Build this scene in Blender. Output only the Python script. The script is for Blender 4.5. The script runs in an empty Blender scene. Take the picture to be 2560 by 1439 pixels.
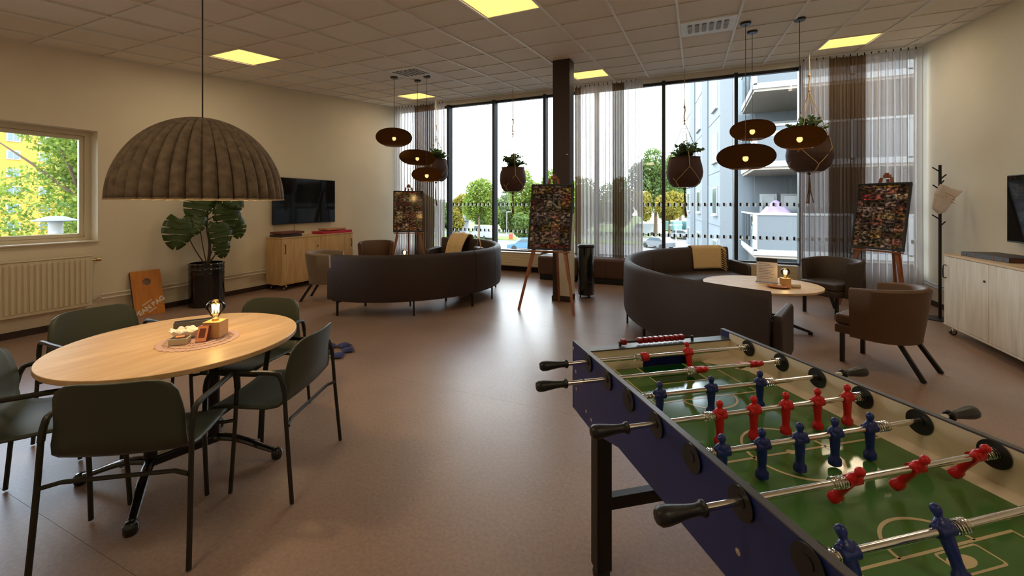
import bpy, bmesh, math, random
import numpy as np
from mathutils import Vector, Matrix
random.seed(7); rng = np.random.default_rng(7)
S = bpy.context.scene
COL = S.collection
PI = math.pi
# ------------------------------------------------------------------ camera, light, exposure
CAM_H = 1.5
YAW = math.atan(455/1040)
cd = bpy.data.cameras.new('camera'); cam = bpy.data.objects.new('camera', cd); COL.objects.link(cam)
cd.sensor_fit = 'HORIZONTAL'; cd.sensor_width = 36; cd.lens = 36*1040/2560; cd.shift_y = -209.5/2560
cd.clip_start = 0.05; cd.clip_end = 600
cam.location = (0, 0, CAM_H); cam.rotation_euler = (PI/2, 0, YAW)
S.camera = cam
S.view_settings.view_transform = 'Standard'; S.view_settings.look = 'None'
S.view_settings.exposure = EXPO = 0.75; S.view_settings.gamma = 1.0
S.view_settings.use_curve_mapping = False
S.cycles.max_bounces = 10; S.cycles.diffuse_bounces = 5; S.cycles.transparent_max_bounces = 24
S.cycles.sample_clamp_indirect = 6.0
S.cycles.caustics_reflective = False; S.cycles.caustics_refractive = False

def srgb(r, g, b):
    f = lambda c: (c/255/12.92) if c/255 <= .04045 else ((c/255+.055)/1.055)**2.4
    return (f(r), f(g), f(b))

W = bpy.data.worlds.new('sky'); S.world = W; W.use_nodes = True
nt = W.node_tree; nt.nodes.clear(); N = nt.nodes.new; LK = nt.links.new
SKY_STRENGTH = 6.6
o = N('ShaderNodeOutputWorld'); bg = N('ShaderNodeBackground'); bg.inputs[1].default_value = SKY_STRENGTH
tc = N('ShaderNodeTexCoord'); sep = N('ShaderNodeSeparateXYZ'); LK(tc.outputs['Generated'], sep.inputs[0])
ramp = N('ShaderNodeValToRGB'); LK(sep.outputs[2], ramp.inputs[0])
e = ramp.color_ramp.elements
e[0].position = 0.0; e[0].color = (.82, .90, 1, 1); e[1].position = .55; e[1].color = (.38, .58, .92, 1)
no = N('ShaderNodeTexNoise'); no.inputs['Scale'].default_value = 2.6; no.inputs['Detail'].default_value = 6; no.inputs['Roughness'].default_value = .55
mp = N('ShaderNodeMapping'); mp.inputs['Scale'].default_value = (1, 1, 2.6); LK(tc.outputs['Generated'], mp.inputs[0]); LK(mp.outputs[0], no.inputs['Vector'])
cr = N('ShaderNodeValToRGB'); LK(no.outputs['Fac'], cr.inputs[0]); cr.color_ramp.elements[0].position = .38; cr.color_ramp.elements[1].position = .52
mx = N('ShaderNodeMix'); mx.data_type = 'RGBA'; LK(cr.outputs[0], mx.inputs[0]); LK(ramp.outputs[0], mx.inputs[6]); mx.inputs[7].default_value = (1.0, 1.0, 1.0, 1)
LK(mx.outputs[2], bg.inputs[0]); LK(bg.outputs[0], o.inputs[0])
sd = bpy.data.lights.new('sun', 'SUN'); sd.energy = 3.0; sd.angle = math.radians(3); sd.color = (1, .95, .86)
sun = bpy.data.objects.new('sun', sd); COL.objects.link(sun)
sun.rotation_euler = Vector((-.42, .62, -.66)).to_track_quat('-Z', 'Y').to_euler()

# ------------------------------------------------------------------ materials
MATS = {}
def mat(name, col, rough=.5, metal=0., var=0., vscale=8., bump=0., bscale=60., stretch=None, spec=.5, trans=None, emit=None, estr=1., alpha=None, coat=0., sheen=0.):
    if name in MATS: return MATS[name]
    m = bpy.data.materials.new(name); m.use_nodes = True; t = m.node_tree; b = t.nodes['Principled BSDF']
    b.inputs['Base Color'].default_value = (*col, 1); b.inputs['Roughness'].default_value = rough; b.inputs['Metallic'].default_value = metal
    b.inputs['Specular IOR Level'].default_value = spec
    if coat: b.inputs['Coat Weight'].default_value = coat; b.inputs['Coat Roughness'].default_value = .08
    if sheen: b.inputs['Sheen Weight'].default_value = sheen; b.inputs['Sheen Roughness'].default_value = .5
    if emit: b.inputs['Emission Color'].default_value = (*emit, 1); b.inputs['Emission Strength'].default_value = estr
    if var or bump:
        tcn = t.nodes.new('ShaderNodeTexCoord'); mpn = t.nodes.new('ShaderNodeMapping'); t.links.new(tcn.outputs['Object'], mpn.inputs[0])
        if stretch: mpn.inputs['Scale'].default_value = stretch
    if var:
        n = t.nodes.new('ShaderNodeTexNoise'); n.inputs['Scale'].default_value = vscale; n.inputs['Detail'].default_value = 5; t.links.new(mpn.outputs[0], n.inputs['Vector'])
        r = t.nodes.new('ShaderNodeValToRGB'); t.links.new(n.outputs['Fac'], r.inputs[0])
        r.color_ramp.elements[0].position = .3; r.color_ramp.elements[1].position = .7
        r.color_ramp.elements[0].color = (*[max(0, c*(1-var)) for c in col], 1); r.color_ramp.elements[1].color = (*[min(1, c*(1+var)) for c in col], 1)
        t.links.new(r.outputs[0], b.inputs['Base Color'])
    if bump:
        n2 = t.nodes.new('ShaderNodeTexNoise'); n2.inputs['Scale'].default_value = bscale; n2.inputs['Detail'].default_value = 3; t.links.new(mpn.outputs[0], n2.inputs['Vector'])
        bp = t.nodes.new('ShaderNodeBump'); bp.inputs['Strength'].default_value = bump; bp.inputs['Distance'].default_value = .01
        t.links.new(n2.outputs['Fac'], bp.inputs['Height']); t.links.new(bp.outputs[0], b.inputs['Normal'])
    MATS[name] = m; return m

def glass(name, tint=(1, 1, 1), refl=1.0, rough=.0):
    """thin clear pane: transparent with a fresnel-weighted mirror reflection"""
    m = bpy.data.materials.new(name); m.use_nodes = True; t = m.node_tree; t.nodes.clear(); n = t.nodes.new
    out = n('ShaderNodeOutputMaterial'); mix = n('ShaderNodeMixShader'); tr = n('ShaderNodeBsdfTransparent'); gl = n('ShaderNodeBsdfGlossy')
    tr.inputs[0].default_value = (*tint, 1); gl.inputs['Roughness'].default_value = rough
    fr = n('ShaderNodeFresnel'); fr.inputs[0].default_value = 1.45; mul = n('ShaderNodeMath'); mul.operation = 'MULTIPLY'; mul.inputs[1].default_value = refl
    t.links.new(fr.outputs[0], mul.inputs[0]); t.links.new(mul.outputs[0], mix.inputs[0]); t.links.new(tr.outputs[0], mix.inputs[1]); t.links.new(gl.outputs[0], mix.inputs[2]); t.links.new(mix.outputs[0], out.inputs[0])
    MATS[name] = m; return m

def sheer(name, col, alpha, trl=.5, tcol=None):
    """open-weave cloth or wire mesh: part transparent, part diffuse / translucent"""
    m = bpy.data.materials.new(name); m.use_nodes = True; t = m.node_tree; t.nodes.clear(); n = t.nodes.new
    out = n('ShaderNodeOutputMaterial'); mix = n('ShaderNodeMixShader'); m2 = n('ShaderNodeMixShader')
    tr = n('ShaderNodeBsdfTransparent'); d = n('ShaderNodeBsdfDiffuse'); l = n('ShaderNodeBsdfTranslucent')
    d.inputs[0].default_value = (*col, 1); l.inputs[0].default_value = (*(tcol or col), 1)
    m2.inputs[0].default_value = trl; t.links.new(d.outputs[0], m2.inputs[1]); t.links.new(l.outputs[0], m2.inputs[2])
    mix.inputs[0].default_value = alpha; t.links.new(tr.outputs[0], mix.inputs[1]); t.links.new(m2.outputs[0], mix.inputs[2]); t.links.new(mix.outputs[0], out.inputs[0])
    MATS[name] = m; return m

def wood(name, c1, c2, scale=(1, 14, 14), rough=.45, dist=2.5, ns=3.):
    m = bpy.data.materials.new(name); m.use_nodes = True; t = m.node_tree; b = t.nodes['Principled BSDF']; n = t.nodes.new
    tcn = n('ShaderNodeTexCoord'); mpn = n('ShaderNodeMapping'); mpn.inputs['Scale'].default_value = scale; t.links.new(tcn.outputs['Object'], mpn.inputs[0])
    no = n('ShaderNodeTexNoise'); no.inputs['Scale'].default_value = ns; no.inputs['Detail'].default_value = 8; no.inputs['Distortion'].default_value = dist*.2; t.links.new(mpn.outputs[0], no.inputs['Vector'])
    r = n('ShaderNodeValToRGB'); t.links.new(no.outputs['Fac'], r.inputs[0]); r.color_ramp.elements[0].position = .32; r.color_ramp.elements[1].position = .68
    r.color_ramp.elements[0].color = (*c1, 1); r.color_ramp.elements[1].color = (*c2, 1)
    t.links.new(r.outputs[0], b.inputs['Base Color']); b.inputs['Roughness'].default_value = rough
    MATS[name] = m; return m

def leafmat(name, c1, c2, trl=.35, rough=.45, ns=.6):
    m = bpy.data.materials.new(name); m.use_nodes = True; t = m.node_tree; b = t.nodes['Principled BSDF']; n = t.nodes.new
    out = t.nodes['Material Output']
    geo = n('ShaderNodeNewGeometry'); r = n('ShaderNodeValToRGB'); t.links.new(geo.outputs['Random Per Island'], r.inputs[0])
    r.color_ramp.elements[0].color = (*c1, 1); r.color_ramp.elements[1].color = (*c2, 1)
    t.links.new(r.outputs[0], b.inputs['Base Color']); b.inputs['Roughness'].default_value = rough
    l = n('ShaderNodeBsdfTranslucent'); t.links.new(r.outputs[0], l.inputs[0]); mix = n('ShaderNodeMixShader'); mix.inputs[0].default_value = trl
    t.links.new(b.outputs[0], mix.inputs[1]); t.links.new(l.outputs[0], mix.inputs[2]); t.links.new(mix.outputs[0], out.inputs[0])
    MATS[name] = m; return m

# ------------------------------------------------------------------ mesh builder
class MB:
    def __init__(s, M=None): s.v = []; s.f = []; s.M = M or Matrix.Identity(4)
    def add(s, vs, fs, M=None):
        k = len(s.v); T = s.M @ M if M is not None else s.M
        s.v += [tuple(T @ Vector(p)) for p in vs]; s.f += [tuple(i+k for i in f) for f in fs]; return s
    def box(s, c, d, M=None, rz=0):
        x, y, z = d[0]/2, d[1]/2, d[2]/2
        T = Matrix.Translation(c) @ Matrix.Rotation(rz, 4, 'Z')
        if M is not None: T = M @ T
        return s.add([(-x, -y, -z), (x, -y, -z), (x, y, -z), (-x, y, -z), (-x, -y, z), (x, -y, z), (x, y, z), (-x, y, z)],
                     [(0, 3, 2, 1), (4, 5, 6, 7), (0, 1, 5, 4), (1, 2, 6, 5), (2, 3, 7, 6), (3, 0, 4, 7)], T)
    def b2(s, a, b): return s.box([(p+q)/2 for p, q in zip(a, b)], [abs(q-p) for p, q in zip(a, b)])
    def bar(s, p, q, w, h, upv=(0, 0, 1)):
        p = Vector(p); q = Vector(q); d = q-p; L = d.length; y = d.normalized(); x = y.cross(Vector(upv))
        if x.length < 1e-4: x = y.cross(Vector((1, 0, 0)))
        x.normalize(); z = x.cross(y); T = Matrix((x, y, z)).transposed().to_4x4(); T.translation = (p+q)/2
        return s.box((0, 0, 0), (w, L, h), T)
    def tube(s, pts, r, n=8, caps=True, flat=1.0):
        P = [Vector(p) for p in pts]; R = r if isinstance(r, (list, tuple)) else [r]*len(P)
        vs = []; up = None
        for i, p in enumerate(P):
            t = (P[min(i+1, len(P)-1)]-P[max(i-1, 0)]).normalized()
            if up is None:
                a = Vector((0, 0, 1)) if abs(t.z) < .9 else Vector((1, 0, 0)); x = t.cross(a).normalized()
            else:
                x = (up - t*up.dot(t)).normalized()
            up = x; y = t.cross(x)
            for k in range(n):
                a = 2*PI*k/n; vs.append(p + x*(R[i]*math.cos(a)) + y*(R[i]*flat*math.sin(a)))
        fs = [(i*n+k, i*n+(k+1) % n, (i+1)*n+(k+1) % n, (i+1)*n+k) for i in range(len(P)-1) for k in range(n)]
        if caps: fs += [tuple(range(n-1, -1, -1)), tuple((len(P)-1)*n+k for k in range(n))]
        return s.add(vs, fs)
    def cyl(s, p, q, r, r2=None, n=16): return s.tube([p, q], [r, r if r2 is None else r2], n)
    def lathe(s, prof, n=24, c=(0, 0, 0), M=None, close=True):
        vs = [(c[0]+r*math.cos(2*PI*k/n), c[1]+r*math.sin(2*PI*k/n), c[2]+z) for r, z in prof for k in range(n)]
        fs = [(i*n+k, i*n+(k+1) % n, (i+1)*n+(k+1) % n, (i+1)*n+k) for i in range(len(prof)-1) for k in range(n)]
        if close:
            if prof[0][0] > 1e-5: fs.append(tuple(range(n-1, -1, -1)))
            if prof[-1][0] > 1e-5: fs.append(tuple((len(prof)-1)*n+k for k in range(n)))
        return s.add(vs, fs, M)
    def prism(s, poly, z0, z1, M=None):
        n = len(poly); vs = [(x, y, z0) for x, y in poly] + [(x, y, z1) for x, y in poly]
        fs = [tuple(range(n-1, -1, -1)), tuple(range(n, 2*n))] + [(k, (k+1) % n, n+(k+1) % n, n+k) for k in range(n)]
        return s.add(vs, fs, M)
    def ball(s, c, r, n=12, m=8, sc=(1, 1, 1)):
        pr = [(math.sin(PI*i/m), -math.cos(PI*i/m)) for i in range(m+1)]
        vs = [(c[0]+r*sc[0]*a*math.cos(2*PI*k/n), c[1]+r*sc[1]*a*math.sin(2*PI*k/n), c[2]+r*sc[2]*b) for a, b in pr for k in range(n)]
        return s.add(vs, [(i*n+k, i*n+(k+1) % n, (i+1)*n+(k+1) % n, (i+1)*n+k) for i in range(m) for k in range(n)])
    def surf(s, fn, nu, nv):
        vs = [fn(i/(nu-1), j/(nv-1)) for i in range(nu) for j in range(nv)]
        return s.add(vs, [(i*nv+j, (i+1)*nv+j, (i+1)*nv+j+1, i*nv+j+1) for i in range(nu-1) for j in range(nv-1)])
    def mesh(s, name, smooth=35):
        me = bpy.data.meshes.new(name); me.from_pydata(s.v, [], s.f)
        bm = bmesh.new(); bm.from_mesh(me); bmesh.ops.remove_doubles(bm, verts=bm.verts, dist=1e-6); bmesh.ops.recalc_face_normals(bm, faces=bm.faces); bm.to_mesh(me); bm.free()
        if smooth:
            for p in me.polygons: p.use_smooth = True
            me.set_sharp_from_angle(angle=math.radians(smooth))
        return me
    def build(s, name, m, parent=None, smooth=35, bevel=0, seg=2, solid=0, sub=0, off=-1):
        return obj(name, s.mesh(name, smooth), m, parent, bevel, seg, solid, sub, off)

def obj(name, me, m, parent=None, bevel=0, seg=2, solid=0, sub=0, off=-1, loc=None):
    o = bpy.data.objects.new(name, me); COL.objects.link(o)
    if m is not None and not me.materials: me.materials.append(MATS[m] if isinstance(m, str) else m)
    if parent is not None: o.parent = parent
    if loc is not None: o.location = loc
    if solid: d = o.modifiers.new('solid', 'SOLIDIFY'); d.thickness = solid; d.offset = off
    if bevel: d = o.modifiers.new('bevel', 'BEVEL'); d.width = bevel; d.segments = seg; d.limit_method = 'ANGLE'; d.angle_limit = math.radians(40); d.harden_normals = False
    if sub: d = o.modifiers.new('sub', 'SUBSURF'); d.levels = sub; d.render_levels = sub
    return o

def tag(o, label, cat, group=None):
    o['label'] = label; o['category'] = cat
    if group: o['group'] = group
    return o
def thing(name, label, cat, loc=(0, 0, 0), rz=0, group=None):
    o = bpy.data.objects.new(name, None); COL.objects.link(o); o.location = loc; o.rotation_euler = (0, 0, rz); o.empty_display_size = .1
    return tag(o, label, cat, group)
def struct(o, label=None):
    o['kind'] = 'structure'
    if label: o['label'] = label
    return o
def stuff(o): o['kind'] = 'stuff'; return o
def copy_tree(src, loc, rz, label, parent=None):
    r = src.copy(); COL.objects.link(r); r.location = loc; r.rotation_euler = (0, 0, rz); r['label'] = label
    def rec(a, b):
        for ch in list(a.children):
            c = ch.copy(); COL.objects.link(c); c.parent = b; rec(ch, c)
    rec(src, r)
    return r
def smooth_path(pts, k=6):
    P = [Vector(p) for p in pts]; out = []
    for i in range(len(P)-1):
        p0 = P[max(i-1, 0)]; p1 = P[i]; p2 = P[i+1]; p3 = P[min(i+2, len(P)-1)]
        for j in range(k):
            t = j/k; out.append(.5*((2*p1)+(p2-p0)*t+(2*p0-5*p1+4*p2-p3)*t*t+(3*p1-p0-3*p2+p3)*t**3))
    return out+[P[-1]]
def rrect(w, h, r, n=5, cx=0, cy=0):
    out = []
    for sx, sy, a0 in ((1, 1, 0), (-1, 1, PI/2), (-1, -1, PI), (1, -1, 1.5*PI)):
        for k in range(n+1):
            a = a0+PI/2*k/n; out.append((cx+sx*(w/2-r)+r*math.cos(a), cy+sy*(h/2-r)+r*math.sin(a)))
    return out
def heading(x, y): return math.atan2(y, x)-PI/2     # rotation that turns local +Y to (x, y)

# palette -------------------------------------------------------------------------------------
mat('wall_paint', srgb(236, 224, 198), .85, var=.03, vscale=1.5, bump=.05, bscale=150)
mat('wall_white', srgb(236, 228, 208), .85, var=.03, vscale=1.5, bump=.05, bscale=150)
mat('tile_white', srgb(236, 226, 212), .95, var=.03, vscale=40, bump=.15, bscale=200)
mat('grid_white', srgb(232, 228, 218), .5)
mat('base_brown', srgb(62, 46, 38), .6)
mat('frame_dark', srgb(52, 54, 60), .45, metal=.3)
mat('frame_cream', srgb(226, 214, 188), .5)
mat('black_plastic', (.012, .012, .012), .4)
mat('black_gloss', (.006, .006, .007), .12, coat=.5)
mat('black_metal', (.015, .014, .014), .42, metal=.4)
mat('chrome', (.78, .76, .72), .16, metal=1.)
mat('white_metal', srgb(224, 216, 200), .45)
mat('rad_white', srgb(226, 212, 180), .5)
mat('chair_green', srgb(58, 62, 48), .5, bump=.03, bscale=300)
mat('chair_frame', srgb(42, 40, 32), .42, metal=.3)
mat('sofa_brown', srgb(52, 37, 32), .6, var=.1, vscale=30, bump=.08, bscale=220)
mat('arm_brown', srgb(88, 60, 38), .6, var=.08, vscale=20, bump=.08, bscale=200)
mat('arm_dark', srgb(56, 42, 33), .6, var=.08, vscale=20, bump=.08, bscale=200)
mat('arm_grey', srgb(122, 102, 80), .7, var=.08, vscale=20, bump=.08, bscale=200, sheen=.2)
mat('pouf_brown', srgb(86, 60, 48), .65, var=.08, vscale=20, bump=.06, bscale=200)
mat('felt', srgb(118, 102, 84), .95, var=.28, vscale=26, bump=.25, bscale=120, stretch=(1, 1, 1))
mat('felt_edge', srgb(150, 134, 110), .95)
mat('cord_dark', srgb(46, 30, 30), .7)
mat('bronze', srgb(92, 56, 30), .35, metal=.9, var=.1, vscale=20)
mat('rope', srgb(196, 168, 128), .9, bump=.3, bscale=200)
mat('rope_dark', srgb(112, 86, 62), .9, bump=.3, bscale=200)
mat('basket', srgb(78, 52, 42), .85, var=.3, vscale=60, bump=.6, bscale=90, stretch=(1, 1, 3))
mat('table_blue', srgb(26, 42, 104), .38, var=.05, vscale=200)
mat('foos_white', srgb(240, 226, 200), .32)
mat('foos_red', srgb(206, 24, 30), .33)
mat('foos_blue', srgb(24, 44, 116), .33)
mat('pitch_green', srgb(80, 126, 64), .10, var=.06, vscale=6, spec=.6)
mat('pitch_dark', srgb(20, 74, 26), .09)
mat('pitch_line', srgb(222, 204, 160), .15)
mat('rail_grey', srgb(84, 84, 88), .3)
mat('red_bead', srgb(150, 22, 34), .3)
mat('blanket', srgb(214, 188, 146), .95, var=.06, vscale=30, bump=.3, bscale=160)
mat('bag_blue', srgb(54, 58, 104), .9, bump=.2, bscale=120)
mat('cream_box', srgb(196, 184, 158), .8)
mat('paper', srgb(236, 226, 214), .8)
mat('red_box', srgb(190, 40, 70), .5); mat('maroon', srgb(110, 56, 44), .5); mat('tan_box', srgb(190, 140, 100), .6)
mat('book_dark', srgb(46, 40, 46), .45); mat('purple_card', srgb(110, 40, 60), .5); mat('orange_card', srgb(232, 150, 96), .5)
mat('lampblock', srgb(206, 160, 104), .55, var=.06, vscale=20, stretch=(1, 1, 6))
mat('doily', srgb(206, 170, 158), .95, bump=.3, bscale=300)
mat('brass', srgb(190, 160, 110), .3, metal=1.)
mat('soil', srgb(40, 28, 20), .95)
mat('stem', srgb(76, 62, 40), .6)
mat('stone_grey', srgb(150, 150, 150), .9); 
mat('asphalt', srgb(98, 95, 92), .95, var=.06, vscale=.4)
mat('kerb', srgb(140, 136, 130), .9)
mat('grass', srgb(92, 108, 52), .95, var=.2, vscale=.6)
mat('facade_white', srgb(100, 108, 115), .8, var=.03, vscale=.3)
mat('facade_grey', srgb(78, 84, 90), .8)
mat('facade_dark', srgb(52, 56, 60), .85)
mat('facade_yellow', srgb(164, 116, 40), .85, var=.04, vscale=.4)
mat('soffit', srgb(122, 114, 106), .85)
mat('ext_window', srgb(70, 84, 92), .15)
mat('ext_frame', srgb(142, 146, 150), .6)
mat('trunk', srgb(84, 70, 54), .95, bump=.5, bscale=10)
mat('lilac', srgb(140, 124, 160), .9)
mat('car_white', srgb(140, 144, 150), .25, coat=.5); mat('car_grey', srgb(100, 104, 108), .25, coat=.5); mat('car_blue', srgb(60, 96, 136), .25, coat=.5); mat('car_teal', srgb(76, 112, 112), .3)
mat('tyre', (.02, .02, .02), .9); mat('orange_red', srgb(180, 56, 26), .5)
mat('steel_grey', srgb(170, 176, 182), .4, metal=.5)
glass('pane', (.93, .97, .97), .9); glass('bulb_glass', (1, .97, .9), 1.0); glass('acrylic', (.96, .96, .96), 1.2); glass('rail_glass', (.72, .86, .86), 1.3)
sheer('voile', srgb(212, 205, 203), .80, .62); sheer('voile_brown', srgb(126, 102, 80), .97, .5)
wood('oak_top', srgb(204, 164, 116), srgb(226, 190, 146), (9, 1.2, 9), .38, ns=2.2)
wood('oak_light', srgb(196, 158, 108), srgb(220, 186, 136), (8, 8, .9), .45, ns=2.4)
wood('ash_pale', srgb(210, 198, 178), srgb(232, 222, 206), (9, 9, .9), .5, ns=2.2)
wood('coffee_top', srgb(196, 164, 122), srgb(218, 188, 148), (2, 9, 9), .4, ns=2.2)
wood('easel_wood', srgb(132, 74, 40), srgb(160, 96, 56), (6, 6, 1), .5)
wood('board_wood', srgb(196, 116, 26), srgb(214, 136, 44), (9, 2, 1), .4)
leafmat('leaf_monstera', srgb(30, 50, 22), srgb(74, 94, 36), .12, .28)
leafmat('leaf_ivy', srgb(58, 84, 40), srgb(112, 134, 78), .25, .4)
leafmat('leaf_tree', srgb(62, 92, 24), srgb(128, 142, 50), .5, .6)
leafmat('leaf_dark', srgb(46, 70, 26), srgb(92, 112, 46), .45, .6)
leafmat('leaf_autumn', srgb(88, 98, 30), srgb(150, 128, 40), .5, .6)
mat('led_panel', (.02, .02, .02), .6, emit=(1.0, .56, .14), estr=1.15)
mat('filament', (.02, .02, .02), .6, emit=(1.0, .70, .16), estr=9)
mat('led_bulb', (.02, .02, .02), .6, emit=(1.0, .66, .24), estr=34)
sheer('film_white', srgb(235, 235, 235), .97, .6); sheer('paper_thin', srgb(238, 226, 216), 1.0, .45)
mat('screen_glass', (.008, .009, .010), .05, spec=.75)
# ------------------------------------------------------------------ room shell
XL, XR, YF, YB = -6.97, 3.25, 8.65, -3.0
CSL = .0985
def cz(y): return 3.31+CSL*(y-1.934)
def vinyl():
    m = bpy.data.materials.new('vinyl'); m.use_nodes = True; t = m.node_tree; b = t.nodes['Principled BSDF']; n = t.nodes.new
    g = n('ShaderNodeNewGeometry')
    a = n('ShaderNodeTexNoise'); a.inputs['Scale'].default_value = 1.3; a.inputs['Detail'].default_value = 6; t.links.new(g.outputs['Position'], a.inputs['Vector'])
    f = n('ShaderNodeTexNoise'); f.inputs['Scale'].default_value = 55; f.inputs['Detail'].default_value = 4; t.links.new(g.outputs['Position'], f.inputs['Vector'])
    ad = n('ShaderNodeMath'); ad.operation = 'ADD'; t.links.new(a.outputs['Fac'], ad.inputs[0]); t.links.new(f.outputs['Fac'], ad.inputs[1])
    r = n('ShaderNodeValToRGB'); mul = n('ShaderNodeMath'); mul.operation = 'MULTIPLY'; mul.inputs[1].default_value = .5; t.links.new(ad.outputs[0], mul.inputs[0]); t.links.new(mul.outputs[0], r.inputs[0])
    r.color_ramp.elements[0].position = .36; r.color_ramp.elements[1].position = .66
    r.color_ramp.elements[0].color = (*srgb(134, 108, 92), 1); r.color_ramp.elements[1].color = (*srgb(160, 132, 114), 1)
    t.links.new(r.outputs[0], b.inputs['Base Color']); b.inputs['Roughness'].default_value = .36
    bp = n('ShaderNodeBump'); bp.inputs['Strength'].default_value = .08; bp.inputs['Distance'].default_value = .004; t.links.new(f.outputs['Fac'], bp.inputs['Height']); t.links.new(bp.outputs[0], b.inputs['Normal'])
    MATS['vinyl'] = m
vinyl()
floor = struct(MB().b2((XL-.35, YB-.2, -.3), (XR+.2, YF+.15, -.012)).build('floor', 'base_brown'), 'brown speckled vinyl floor laid in wide sheets')
seams = [YB, -1.02, .93, 2.885, 4.84, 6.79, YF+.02]
for a, b in zip(seams[:-1], seams[1:]):
    MB().b2((XL, a+.0007, -.012), (XR, b-.0007, 0)).build('floor_sheet', 'vinyl', floor)

# walls
wy0, wy1, wz0, wz1 = .75, 2.745, 1.02, 2.43
b = MB(); X0, X1 = XL-.36, XL
b.b2((X0, YB, -.3), (X1, wy0, 4.4)).b2((X0, wy1, -.3), (X1, YF+.1, 4.4)).b2((X0, wy0, -.3), (X1, wy1, wz0)).b2((X0, wy0, wz1), (X1, wy1, 4.4))
struct(b.build('wall_left', 'wall_paint', smooth=0), 'warm cream painted wall with a square window')
struct(MB().b2((XR, YB, -.3), (XR+.2, YF+.1, 4.4)).build('wall_right', 'wall_white', smooth=0), 'cream painted wall with a wall-mounted screen')
struct(MB().b2((XL-.36, YB-.2, -.3), (XR+.2, YB, 4.4)).build('wall_back', 'wall_white', smooth=0))
b = MB(); b.b2((XL, YF-.01, -.3), (XR, YF+.1, .44)).b2((XL, YF-.05, cz(YF)-.09), (XR, YF+.1, 4.4))
struct(b.build('wall_far', 'grid_white', smooth=0), 'low wall below and beam above the tall glazing')
struct(MB().b2((XL, YB, 0), (XL+.015, YF-.02, .075)).build('baseboard_left', 'base_brown'), 'dark brown skirting along the left wall')
struct(MB().b2((XR-.015, YB, 0), (XR, YF-.02, .075)).build('baseboard_right', 'base_brown'), 'dark brown skirting along the right wall')
struct(MB().b2((XL+.02, YF-.026, 0), (XR-.02, YF-.011, .1)).build('baseboard_far', 'base_brown'), 'dark brown skirting below the glazing')

# ceiling: roof slab, white grid, tiles
b = MB(); ys = (YB-.2, YF+.1)
b.add([(x, y, cz(y)+d) for d in (.05, .3) for y in ys for x in (XL-.36, XR+.2)], [(0, 2, 3, 1), (4, 5, 7, 6), (0, 1, 5, 4), (1, 3, 7, 5), (3, 2, 6, 7), (2, 0, 4, 6)])
ceil = struct(b.build('ceiling', 'tile_white', smooth=0), 'sloping suspended ceiling of square tiles in a white grid')
P = .6333
gx = [2.37-P*k for k in range(-2, 16)]; gx = [max(XL, min(XR, x)) for x in gx]; gx = sorted(set(gx))
PY = .63
gy = sorted(set(max(YB, min(YF-.03, 7.82-PY*k)) for k in range(-2, 19)))
panels = {}; vents = {}
def cell(x, y):
    i = max(k for k in range(len(gx)-1) if gx[k] <= x); j = max(k for k in range(len(gy)-1) if gy[k] <= y); return i, j
for px_ in (-5.55, -1.75, 2.05):
    for py_ in (-.05, 3.7, 7.5): panels[cell(px_, py_)] = 1
for c in ((-4.3, 5.6), (.15, 5.6)): vents[cell(*c)] = 1
tile_me = {}
for i in range(len(gx)-1):
    for j in range(len(gy)-1):
        if (i, j) in panels or (i, j) in vents: continue
        w = gx[i+1]-gx[i]; d = gy[j+1]-gy[j]
        if w < .03 or d < .03: continue
        key = (round(w, 3), round(d, 3))
        if key not in tile_me:
            bb = MB(); hw, hd = w/2-.011, d/2-.011
            for s_, z0 in ((0, .012), (1, .045)): pass
            bb.add([(sx*hw, sy*hd, CSL*sy*hd+z) for z in (.006, .045) for sx, sy in ((-1, -1), (1, -1), (1, 1), (-1, 1))], [(0, 3, 2, 1), (4, 5, 6, 7), (0, 1, 5, 4), (1, 2, 6, 5), (2, 3, 7, 6), (3, 0, 4, 7)])
            tile_me[key] = bb.mesh('ceiling_tile', 0); tile_me[key].materials.append(MATS['tile_white'])
        y = (gy[j]+gy[j+1])/2
        obj('ceiling_tile', tile_me[key], None, ceil, loc=((gx[i]+gx[i+1])/2, y, cz(y)))
for x in gx: MB().bar((x, YB, cz(YB)+.004), (x, YF-.03, cz(YF-.03)+.004), .024, .03).build('grid_runner', 'grid_white', ceil)
for y in gy: MB().bar((XL, y, cz(y)+.006), (XR, y, cz(y)+.006), .015, .02).build('cross_runner', 'grid_white', ceil)
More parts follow.
